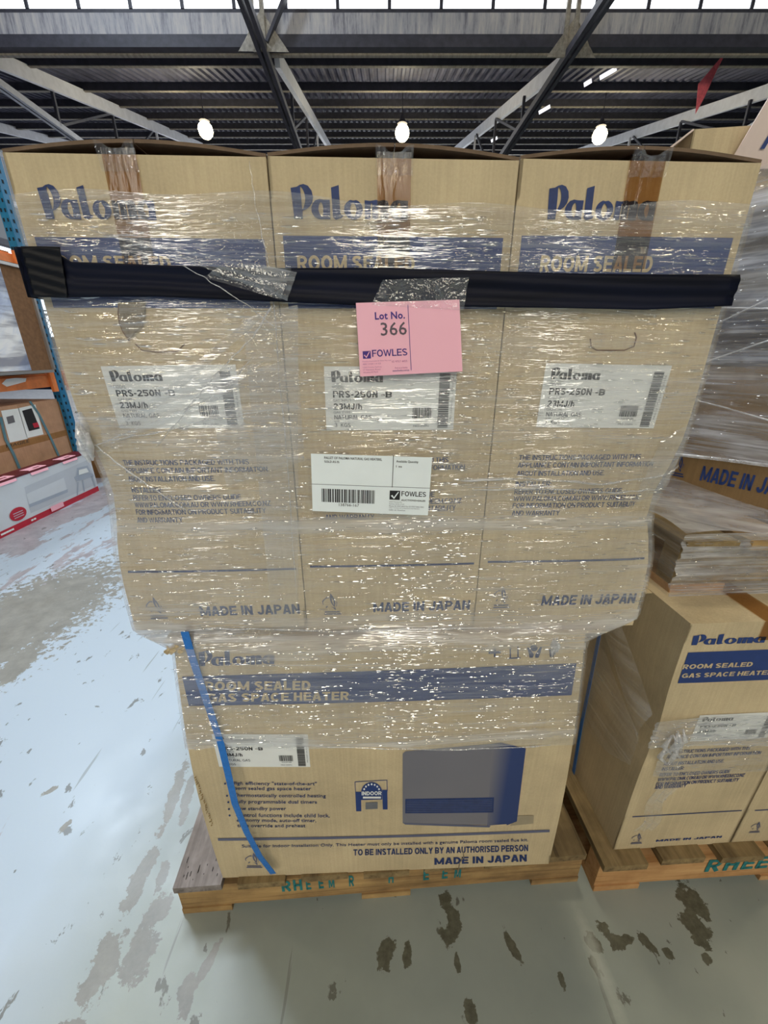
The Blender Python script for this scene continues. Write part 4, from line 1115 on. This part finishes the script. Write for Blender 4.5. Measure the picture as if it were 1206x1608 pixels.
# ------------------------------------------------------------------ right-hand load
RB = on_z(963, 1334, .14); RM = TM(RB, RROT)
def right_carton(loc, rz, label, full=True, W=.345, D=.84, H=.775):
    root = thing('heater_carton', label, 'carton', loc, rz); M = TM(loc, rz)
    def warp(x, z, off):
        d = .020*math.exp(-((z-.46)/.10)**2)*max(0, 1-x/.08)
        return (x + d, -off + d*.6, z)
    carton_shell(root, W, D, H, CARD, warp, top='flat')
    s = Sheet(warp); P = lambda px, py: on_plane(px, py, M); ink = K('blue_lettering', INK)
    if full:
        u0, v0 = P(1086, 1013); u1, v1 = P(1205, 992); s.shape(ink, palogo(), u0-.004, v0, u0+.165, v1)
        b0, b1 = P(1040, 1074)[1], P(1060, 1025)[1]; s.rect(K('blue_band', INK), .016, b0, W-.012, b1, .001, 6, 2)
        a = P(1074, 1050); b = P(1199, 1038); s.text(K('kraft_lettering', TANINK), 'ROOM SEALED', a[0]-.006, a[1], a[0]+.158, b[1], .04, 0, .0016)
        a = P(1070, 1064); b = P(1199, 1052); s.text(K('kraft_lettering', TANINK), 'GAS SPACE HEATER', a[0]-.002, a[1], a[0]+.215, b[1], .04, 0, .0016)
        for st, yy, wu in (('THE INSTRUCTIONS PACKAGED WITH THIS', 1178, .215), ('APPLIANCE CONTAIN IMPORTANT INFORMATION', 1186, .250), ('ABOUT INSTALLATION AND USE.', 1196, .16), ('INSTALLER:', 1204, .06),
                       ('REFER TO ENCLOSED OWNERS GUIDE', 1213, .19), ('WWW.PALOMA.COM.AU OR WWW.RHEEM.CO.NZ', 1220, .235), ('FOR INFORMATION ON PRODUCT SUITABILITY', 1227, .225), ('AND WARRANTY', 1232, .085)):
            s.text(ink, st, .055, P(1100, yy+2.6)[1], .055+wu, P(1100, yy-2.6)[1], .010)
        v = P(1100, 1276)[1]; s.rect(K('blue_rule', INK_W), .022, v-.002, W-.012, v+.002, .001, 4, 1)
        a = P(1050, 1320); b = P(1161, 1310); s.text(ink, 'MADE IN JAPAN', .118, a[1], .312, b[1], .045)
        s.shape(K('gas_mark', GREYINK), outline2d('gasmark', GASMARK), .042, a[1]-.004, .078, a[1]+.045)
    else:
        v = .14; s.rect(K('blue_rule', INK_W), .022, v-.002, W-.012, v+.002, .001, 4, 1)
        s.shape(K('gas_mark', GREYINK), outline2d('gasmark', GASMARK), .036, .04, .072, .09)
        s.rect(K('blue_band', INK), .016, .56, W-.012, .66, .001, 6, 2)
    s.build(root)
    if full:
        label_on(root, [(.10, .512), (.30, .512), (.30, .425), (.10, .425)], warp)
        tape_strip(root, W, H, D, .165, .055, .045, .0, warp)
        # dark side markings seen along the left flank
        ss = Sheet(lambda y, z, l: Vector((-.001-l, y, z)))
        ss.text(K('side_lettering', INK_W), 'JAPAN', .42, .30, .30, .335, .03)
        ss.text(K('side_lettering', INK_W), 'MADE IN', .75, .64, .60, .70, .03)
        ss.build(root)
    return root
right_carton(RB, RROT, 'heater carton at lower right with crisp blue band, nearest the middle stack')
right_carton(RM @ Vector((.350, 0, 0)), RROT, 'heater carton cut off by the right edge, beside the lower right carton', False)
# blue strap on its left flank
strap = [Vector((-.004, .27, .775)), Vector((-.006, .262, .60)), Vector((-.006, .25, .40)), Vector((-.006, .24, .20)), Vector((-.004, .225, .0))]
pts = [RM @ p_ for p_ in strap]
m = MB(); m.v = []; n = len(pts)
for k_ in range(n): m.v += [tuple(pts[k_] + Vector((0, -.0075, 0))), tuple(pts[k_] + Vector((0, .0075, 0)))]
m.f = [(2*k_, 2*k_+1, 2*k_+3, 2*k_+2) for k_ in range(n-1)]
tag(solid(m.build('strapping_band', BLUESTRAP), .0012), 'blue plastic strap on the shaded left flank of the lower right carton', 'strap')

# film twisted round the lower right cartons
rf = thing('stretch_film', 'twisted film band round the lower right cartons', 'film', RB, RROT)
def rfz(x): return .452 + .012*math.sin(x*9) - .04*max(0, x)
o = MB().grid(lambda u, v: Vector((-.012 + .72*u, -.010 - .0016*math.sin(v*26+u*5) - .001*math.sin(v*61), rfz(.7*u) + .008 + (-.040+.085*v)*(1+.15*math.sin(u*5)))), 60, 40).build('front_band', FILM2, rf, True)
MB().grid(lambda u, v: Vector((.03 + .65*u, -.007 - .001*math.sin(v*26+u*5), .31 + .125*v)), 30, 20).build('front_layer', FILM3, rf, True)
def sidefn(u, v):
    zc = .46 + .42*u**.9; h = .060 - .02*u
    return Vector((.012*(1-u) - .030 - .02*math.sin(math.pi*v), .0 + .58*u, zc + h*(v-.5)*2))
MB().grid(sidefn, 30, 14).build('side_twist', FILM3, rf, True)
MB().grid(lambda u, v: Vector((-.012 - .01*math.sin(u*5), .02 + .46*u, (.42 + .30*u)*v + (1-v)*(.20 + .10*u + .12*(2*u-1)**2))), 20, 12).build('side_loop', FILM3, rf, True)
m = MB()
for q in range(9):
    a = Vector((.045 + R.uniform(-.02, .02), -.016, .44 + R.uniform(-.01, .05)))
    m.tube([a, a + Vector((R.uniform(-.02, .02), -.006, -.03)), a + Vector((R.uniform(-.02, .02), 0, -.065))], [.002, .006, .002], 6)
m.build('film_bunch', ROPE, rf, True)
MB().grid(lambda u, v: Vector((.030 + .055*u + .02*v*(1-v)*3 - .0*v + .01*math.sin(v*14), -.010 - .004*math.sin(u*16+v*6), .10 + .32*v)) if True else None, 12, 24).build('film_tail', FILM3, rf, True)

ridges_on(rf, lambda u, v: (-.01 + .70*u, -.014, rfz(.7*u) + .008 + (-.040+.085*v)), 420, 21, RIDGE)
ridges_on(rf, lambda u, v: (.03 + .65*u, -.009, .31 + .125*v), 120, 22, RIDGE)
# upper pallet on the right
UPL = Vector((.684, .828, .918)); UPM = TM(UPL, RROT)
up = pallet('film-wrapped pallet resting on the lower right cartons', UPL, RROT, 1.05, 1.0, (WOODT, WOODY, WOODO), WOODT)
cs = MB().box(-.055, .0, -.002, .02, .9, .0).build('card_sheet', CARD); cs.location = (UPL.x, UPL.y, UPL.z-.0005); cs.rotation_euler = (0, 0, RROT)
tag(cs, 'flat cardboard sheet poking out between lower right carton and upper pallet', 'cardboard sheet')
uf = thing('stretch_film', 'milky film wound round the upper right pallet', 'film', UPL, RROT)
MB().grid(lambda u, v: Vector((-.012 + 1.08*u, -.016 - .005*math.sin(v*20+u*4) - .003*math.sin(v*51), -.01 + .175*v)), 60, 40).build('front_layer', FILM2, uf, True)
MB().grid(lambda u, v: Vector((-.014, -.016 + 1.03*u, -.005 + .17*v)), 30, 20).build('side_layer', FILM3, uf, True)
ridges_on(uf, lambda u, v: (-.01 + 1.06*u, -.024, -.005 + .17*v), 700, 23, RIDGE)
def topv(u, v):   # sloping skirt from the load down to the pallet edge
    return Vector((-.012 + 1.06*u, -.016 + (.10 + .26*(1-u))*v, .163 + .030*v**1.5 + .006*math.sin(u*23+v*9)))
MB().grid(topv, 50, 16).build('top_skirt', FILM2, uf, True)

# turned cartons on it
BROT = math.atan2(-.823, .567)
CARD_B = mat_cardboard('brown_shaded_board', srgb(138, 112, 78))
def turned(loc, label, lettering, H=.70, mat=None):
    root = thing('heater_carton', label, 'carton', loc, BROT)
    warp = lambda x, z, off: (x, -off, z)
    carton_shell(root, .335, .60, H, mat or CARD_B, warp, nx=4, nz=4, top='flat')
    if lettering:
        s = Sheet(warp); s.text(K('blue_lettering', INK), 'MADE IN JAPAN', .085, .062, .300, .104, .045)
        s.shape(K('gas_mark', INK_W), outline2d('gasmark', GASMARK), .008, .060, .046, .125); s.build(root)
    return root
TB = Vector((.838, 1.15, 1.060))
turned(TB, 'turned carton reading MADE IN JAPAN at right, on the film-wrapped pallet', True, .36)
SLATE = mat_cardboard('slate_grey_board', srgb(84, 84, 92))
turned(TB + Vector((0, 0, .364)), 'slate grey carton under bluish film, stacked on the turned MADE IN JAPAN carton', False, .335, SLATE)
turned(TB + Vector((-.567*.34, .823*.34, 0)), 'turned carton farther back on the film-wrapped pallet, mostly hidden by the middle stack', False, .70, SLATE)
tf = thing('stretch_film', 'dark-looking layered film round the tall upper right load', 'film', TB, BROT)
t = mat_film('blue_white_film', .10, .75, 5, 45, .002, .16, bands=((.55, .10, .30), (.70, .06, .35)), tint=(.80, .84, .95, 1))
MB().grid(lambda u, v: Vector((-.36 + .72*u, -.014 - .004*math.sin(v*60+u*6) - .003*math.sin(v*33-u*4), .165 - .04*(1-v)*math.sin(u*3) + .60*v)), 60, 90).build('front_layer', t, tf, True)
MB().grid(lambda u, v: Vector((.36, -.014+.62*u, .165 + .60*v)), 10, 30).build('side_layer', t, tf, True)
MB().tube([Vector((-.36+.72*k/12, -.02, .165 - .04*math.sin(3*k/12) + .004*math.sin(k))) for k in range(13)], .005, 6).build('rolled_edge', ROPE, tf, True)
for (a0, b0, a1, b1) in ((-.05, .42, .34, .62), (0, .36, .34, .50), (-.1, .30, .3, .22), (.02, .5, .33, .46)):
    MB().tube([(a0, -.022, b0), ((a0+a1)/2, -.024, (b0+b1)/2+.004), (a1, -.022, b1)], .002, 5).build('film_crease', ROPE, tf, True)

ridges_on(tf, lambda u, v: (-.35 + .70*u, -.020, .17 + .58*v), 900, 24, RIDGE)
# open carton on top
OC = Vector((.735, 1.22, 1.762)); 
oc = thing('open_carton', 'open-topped carton with raised flaps on top of the upper right load', 'carton', OC, math.radians(-8))
m = MB(); W_, D_, H_ = .55, .42, .185
for bx_ in ((0, 0, 0, W_, .004, H_), (0, D_-.004, 0, W_, D_, H_), (0, 0, 0, .004, D_, H_), (W_-.004, 0, 0, W_, D_, H_), (0, 0, 0, W_, D_, .004)): m.box(*bx_)
m.build('carton_body', CARD, oc)
def flap(p0, p1, d, mat=CARD_P):
    p0, p1, d = Vector(p0), Vector(p1), Vector(d)
    solid(MB().grid(lambda u, v: p0*(1-u)+p1*u + d*v, 2, 2).build('flap', mat, oc), .004)
PALEP = simple('pale_pinkish_board', srgb(222, 204, 196), .6, var=.06)
flap((0, 0, H_), (0, D_, H_), (-.075, 0, -.055), PALEP); flap((0, D_, H_), (W_, D_, H_), (0, .02, .10), CARD_P); flap((W_, 0, H_), (W_, D_, H_), (.08, 0, .1), PALEP)
p0, p1 = Vector((.085, -.012, .10)), Vector((.54, -.03, .08))
ff = solid(MB().grid(lambda u, v: p0*(1-u) + p1*u + Vector((.045, -.02, .13 + .05*u))*v, 6, 3).build('flap', PALEP, oc), .004); ff['label'] = 'pale flap with blue print standing up'
s = Sheet(lambda u, v, l: (p0*(1-u) + p1*u + Vector((.045, -.02, .13 + .05*u))*v) + Vector((0, -.004-l, 0)))
s.text(K('blue_lettering', INK), 'HE', .10, .25, .24, .62, .05); s.build(oc)
MB().grid(lambda u, v: Vector((.05+.5*u, -.052 - .012*math.sin(v*9) , -.03 + .09*v + .16*u)), 16, 10).build('film_scrap', FILM3, oc, True)

# ------------------------------------------------------------------ left: rack and goods
rk = thing('pallet_rack', 'blue and orange pallet rack at the left edge', 'rack', (-3.48, 4.45, 0))
def upright(x, y):
    m = MB(); m.box(x-.05, y-.005, 0, x+.026, y+.0, 3.5); m.box(x-.05, y, 0, x-.044, y+.09, 3.5); m.box(x+.020, y, 0, x+.026, y+.09, 3.5)
    u = m.build('upright', BLUEST, rk)
    h = MB(); z = .1
    while z < 3.4:
        for dx in (-.032, .006): h.box(x+dx-.007, y-.008, z, x+dx+.007, y-.0045, z+.028)
        h.box(x+.025, y+.025, z, x+.0285, y+.045, z+.028); z += .075
    h.build('punched_holes', HOLE, u)
for (x, y) in ((0, 0), (-1.0, 0), (0, -2.75), (-1.0, -2.75), (0, 2.8), (-1.0, 2.8)): upright(x, y)
for y in (0.04, -2.71, 2.84):
    for z in (.3, 1.1, 1.9, 2.7):
        MB().bar((-.05, y, z), (-.95, y, z+.7), .035, .035).build('brace', DKBLUE, rk); MB().bar((-.05, y, z), (-.95, y, z), .035, .035).build('brace', DKBLUE, rk)
for y0 in (-2.70, .10):
    for z in (1.17, 2.23):
        for x in (.0, -1.0):
            b_ = MB().box(x-.02, y0, z-.05, x+.03, y0+2.65, z+.06).box(x-.02, y0, z+.06, x+.01, y0+2.65, z+.075).build('beam', ORANGE, rk)
        for ye in (y0, y0+2.59): MB().box(.03, ye, z-.10, .056, ye+.06, z+.10).build('beam_connector', ORANGE, rk)
        for q in range(9): MB().box(-.98, y0+.05+q*.29, z+.076, -.02, y0+.30+q*.29, z+.094).build('shelf_board', CARD_D, rk)
s = Sheet(lambda y, z, l: Vector((.031+l, y, z)))
s.poly(K('paper_scrap', PAPER), [(-.62, 1.16), (-.40, 1.19), (-.38, 1.22), (-.50, 1.23), (-.60, 1.225), (-.66, 1.19)]); s.build(rk)

# framed glass panel (large screen or picture) standing on the shelf
gp = thing('framed_panel', 'large framed glossy panel standing on the orange rack shelf', 'picture', (-3.36, 2.1, 1.2645))
m = MB(); L, Hh = 2.22, .93
for bx_ in ((0, 0, 0, .03, L, .025), (0, 0, Hh-.025, .03, L, Hh), (0, L-.025, 0, .03, L, Hh), (0, 0, 0, .03, .025, Hh)): m.box(*bx_)
m.build('frame', SILVER, gp)
MB().box(-.03, -.01, 0, .0, L+.012, Hh+.01).build('back_edge', BLACKM, gp)
MB().box(.0, .02, .02, .008, L-.02, Hh-.02).build('backing', CARD_IN, gp)
t = NT('window_reflection_print'); n1 = t.noise(t.coords((1, 1.2, 1)), 2.2, 5, .6, .8); n2 = t.noise(t.coords((1, .5, 4)), 1.6, 4, .6)
col = t.ramp(n1, [(.3, srgb(140, 158, 200)), (.5, srgb(212, 224, 246)), (.62, srgb(250, 252, 255))])
col = t.mix(t.ramp(n2, [(.5, 0.0), (.62, .7)]), col, srgb(92, 96, 122))
t.bsdf(col, .12, 0, None, .6, .4)
MB().grid(lambda u, v: Vector((.012, .02 + (L-.30)*u, .03 + (Hh-.06)*v)), 2, 2).build('print', t.m, gp)  # bright window reflection painted into the sheet's colours

# FRAGILE carton
fc = thing('fragile_carton', 'big pinkish-brown carton marked FRAGILE under the rack beam', 'carton', (-3.50, 2.45, .0), math.pi/2)
fw, fd, fh = 1.98, .75, .985
fwarp = lambda x, z, o_: (x, -o_, z)
carton_shell(fc, fw, fd, fh, CARD_P, fwarp, nx=4, nz=4, top='flat')
FM = TM((-3.50, 2.45, 0), math.pi/2); PF = lambda px, py: on_plane(px, py, FM)
s = Sheet(fwarp)
a = PF(9, 702); b = PF(46, 693)
s.text(K('handwriting', BLACKINK), 'FRAGILE', a[0], a[1]-.01, b[0], b[1]+.02, 0, .2, .002)
for st_ in (((46, 630), (60, 650), (80, 690), (97, 728)), ((0, 655), (8, 690), (20, 712), (36, 750))):
    q = [PF(*p_) for p_ in st_]
    for (x0, z0), (x1, z1) in zip(q, q[1:]): s._mb(K('strapping', TEALSTRAP)).grid(lambda u, v: Vector((x0+(x1-x0)*u + (v-.5)*.03, -.006, z0+(z1-z0)*u)), 1, 1)
    s.build(fc); s.mb.clear()
for cs_ in (((1, 645), (29, 641), (43, 689), (15, 695)), ((28, 641), (55, 635), (68, 682), (42, 688))):
    q = [PF(*p_) for p_ in cs_]
    s.poly(K('paper_sheet', PAPER2), [q[3], q[2], q[1], q[0]], .003)
for cs_ in (((9, 655), (20, 652), (23, 663), (12, 666)),): s.poly(K('paper_photo', GREYTXT), [PF(*p_) for p_ in cs_][::-1], .0045)
s.poly(K('paper_photo', BLACKM), [PF(*p_) for p_ in ((34, 645), (49, 641), (62, 673), (45, 677))][::-1], .0045)
s.poly(K('paper_photo_detail', REDP), [PF(*p_) for p_ in ((50, 665), (58, 663), (61, 670), (53, 672))][::-1], .006)
s.rect(K('brown_tape', CARD_D), .6, .60, fw, .66, .001)
s.build(fc)
MB().box(fw+.002, .0, 0, fw+.05, .6, .96).build('side_panel', CARD_D, fc)

# white and red flat carton leaning in the aisle
wc = thing('heater_box', 'long white box with red edges and chair picture, in the aisle beside the rack', 'box', (-3.22, 2.2, 0), math.pi/2)
WM = TM((-3.22, 2.2, 0), math.pi/2); PWc = lambda px, py: on_plane(px, py, WM)
ww = PWc(154, 765)[0]; wh = .445
MB().box(0, 0, 0, ww, .16, wh).build('carton_body', WHITEC, wc)
MB().box(-.001, .0, wh, ww+.001, .161, wh+.006).box(0, -.004, wh-.012, ww, 0, wh+.006).build('top_panel', DRED, wc)
s = Sheet(lambda x, z, l: Vector((x, -l, z)))
s.rect(K('red_stripe', REDP), 0, 0, ww, .055, .002)
s.poly(K('panel_picture', PALEGREY), [PWc(*p_) for p_ in ((45, 792), (106, 768), (106, 773), (46, 797))], .003)
s.poly(K('panel_picture', WHITEC), [PWc(*p_) for p_ in ((41, 776), (100, 750), (105, 770), (46, 793))], .002)
s.poly(K('wall_picture', PALER), [PWc(*p_) for p_ in ((38, 765), (138, 722), (152, 760), (48, 806))], .0012)
ck = K('chair_picture', PALEGREY)
for pts in (((116, 750), (119, 747), (142, 742), (146, 745), (147, 748), (120, 756)), ((120, 735), (137, 731), (142, 741), (120, 747)), ((121, 757), (123, 757), (122, 777), (120, 778)), ((143, 748), (145, 748), (150, 764), (148, 765)), ((128, 754), (130, 754), (133, 771), (131, 772))):
    s.poly(ck, [PWc(*p_) for p_ in pts], .004)
s.poly(K('chair_seat', PAPER2), [PWc(*p_) for p_ in ((123, 738), (135, 735), (139, 741), (123, 746))], .006)
c0 = PWc(28, 807); s.poly(K('round_emblem', REDP), [(c0[0]+.085*math.cos(a), c0[1]+.058*math.sin(a)) for a in [q*math.pi/10 for q in range(20)]], .004)
for q in range(3): s.rect(K('emblem_text', PALER), c0[0]-.05, c0[1]-.028+q*.02, c0[0]+.05, c0[1]-.022+q*.02, .006)
for px in (0, 4, 8, 12, 16, 46, 50): 
    c1 = PWc(px, 838 - px*.6); s.rect(K('emblem_text', PAPER2), c1[0], .02, c1[0]+.025, .036, .004)
s.build(wc)
for k_, (px, py) in enumerate(((8, 755), (60, 736), (108, 719))):
    x = PWc(px, py)[0]
    o = MB().grid(lambda u, v: Vector((x-.10+.2*u, -.010 + .10*v, wh + (.009 if v > .05 else -.035))), 4, 8).build('pink_tag', PINK); solid(o, .001)
    o.matrix_world = WM; tag(o, 'pink lot tag on the long white box, %s' % ('nearest the left edge of the photo', 'middle of three', 'nearest the rack post')[k_], 'tag')
    MB().grid(lambda u, v: Vector((x-.02+.07*u, .02+.02*v, wh+.0115)), 1, 1).build('tag_print', DRED, o)
o = MB().grid(lambda u, v: Vector((PWc(80, 805)[0]+.16*u, -.012, .02+.05*v)), 2, 2).build('pink_tag', PINK); solid(o, .001); o.matrix_world = WM
tag(o, 'small pink tag on the red bottom edge of the long white box', 'tag')

# clutter behind the rack post
cg = thing('wire_cage', 'galvanised wire mesh cage behind the rack post', 'cage', (-5.3, 6.75, 0))
fm_ = MB()
for x in (0, 1.15): fm_.bar((x, 0, 0), (x, 0, 2.0), .04, .04)
for z in (.9, 1.98): fm_.bar((0, 0, z), (1.15, 0, z), .03, .03)
fm_.build('cage_frame', SILVER, cg)
ms = MB()
for q in range(-14, 18):
    for sgn in (1, -1):
        x = q*.08
        a, b = (x, .9), (x+sgn*1.08, 1.98)
        xa, za, xb, zb = a[0], a[1], b[0], b[1]
        def clip(xc): return za + (xc-xa)/(xb-xa)*(zb-za)
        p0, p1 = [xa, za], [xb, zb]
        lo, hi = 0, 1.15
        if sgn == 1:
            if p0[0] < lo: p0 = [lo, clip(lo)]
            if p1[0] > hi: p1 = [hi, clip(hi)]
            if p0[0] >= hi or p1[0] <= lo: continue
        else:
            if p0[0] > hi: p0 = [hi, clip(hi)]
            if p1[0] < lo: p1 = [lo, clip(lo)]
            if p0[0] <= lo or p1[0] >= hi: continue
        ms.bar((p0[0], 0, p0[1]), (p1[0], 0, p1[1]), .006, .006)
ms.build('wire_mesh', WIRE, cg)
def soft_box(name, lab, cat, x0, y0, z0, x1, y1, z1, mat):
    o = MB().box(0, 0, 0, x1-x0, y1-y0, z1-z0).build(name, mat); o.location = (x0, y0, z0); tag(o, lab, cat)
    bv = o.modifiers.new('bevel', 'BEVEL'); bv.width = .012; bv.segments = 2; return o
tc_ = thing('small_carton', 'small brown carton on the floor between the rack post and the stack', 'carton', (-3.62, 4.78, 0), .1)
carton_shell(tc_, .32, .3, .42, CARD_D, lambda x, z, o_: (x, -o_, z), nx=2, nz=2, top='flat')
# black office chair and a white folding chair beyond
def chair(lab, loc, rz, ms_, mf):
    r = thing('office_chair', lab, 'chair', loc, rz)
    MB().box(-.25, -.24, .44, .25, .24, .50).build('seat', ms_, r)
    m = MB().grid(lambda u, v: Vector((-.23+.46*u, .24 + .05*math.sin(math.pi*u) - .03*v, .58+.45*v)), 8, 6); solid(m.build('backrest', ms_, r), .05)
    MB().tube([(0, 0, .12), (0, 0, .44)], .03, 8).build('column', mf, r)
    MB().tube([(0, .22, .45), (0, .30, .55), (0, .28, .75)], .02, 6).build('back_support', mf, r)
    for q in range(5):
        a = q*2*math.pi/5; MB().bar((0, 0, .12), (.28*math.cos(a), .28*math.sin(a), .05), .04, .03).build('leg', mf, r)
        MB().tube([(.28*math.cos(a)-.02, .28*math.sin(a), .03), (.28*math.cos(a)+.02, .28*math.sin(a), .03)], .03, 8).build('caster', BLACKM, r)
    for sx_ in (-1, 1): MB().tube([(sx_*.25, .1, .47), (sx_*.30, .08, .66), (sx_*.28, -.15, .68)], .016, 6).build('armrest', mf, r)
chair('black office chair beyond the rack post', (-4.05, 5.9, 0), .4, BLACKM, BLACKM)
chair('office chair with pale metal frame farther back in the aisle', (-3.95, 7.9, 0), -.5, BLACKM, SILVER)
soft_box('storage_crate', 'dark storage crate behind the office chairs', 'crate', -5.6, 8.4, 0, -4.2, 9.2, 1.1, BLACKM)
soft_box('storage_crate', 'pinkish-white crate on top of the dark storage crate', 'crate', -5.5, 8.5, 1.1, -4.4, 9.1, 1.55, simple('pinkish_white_plastic', srgb(206, 178, 172), .6))
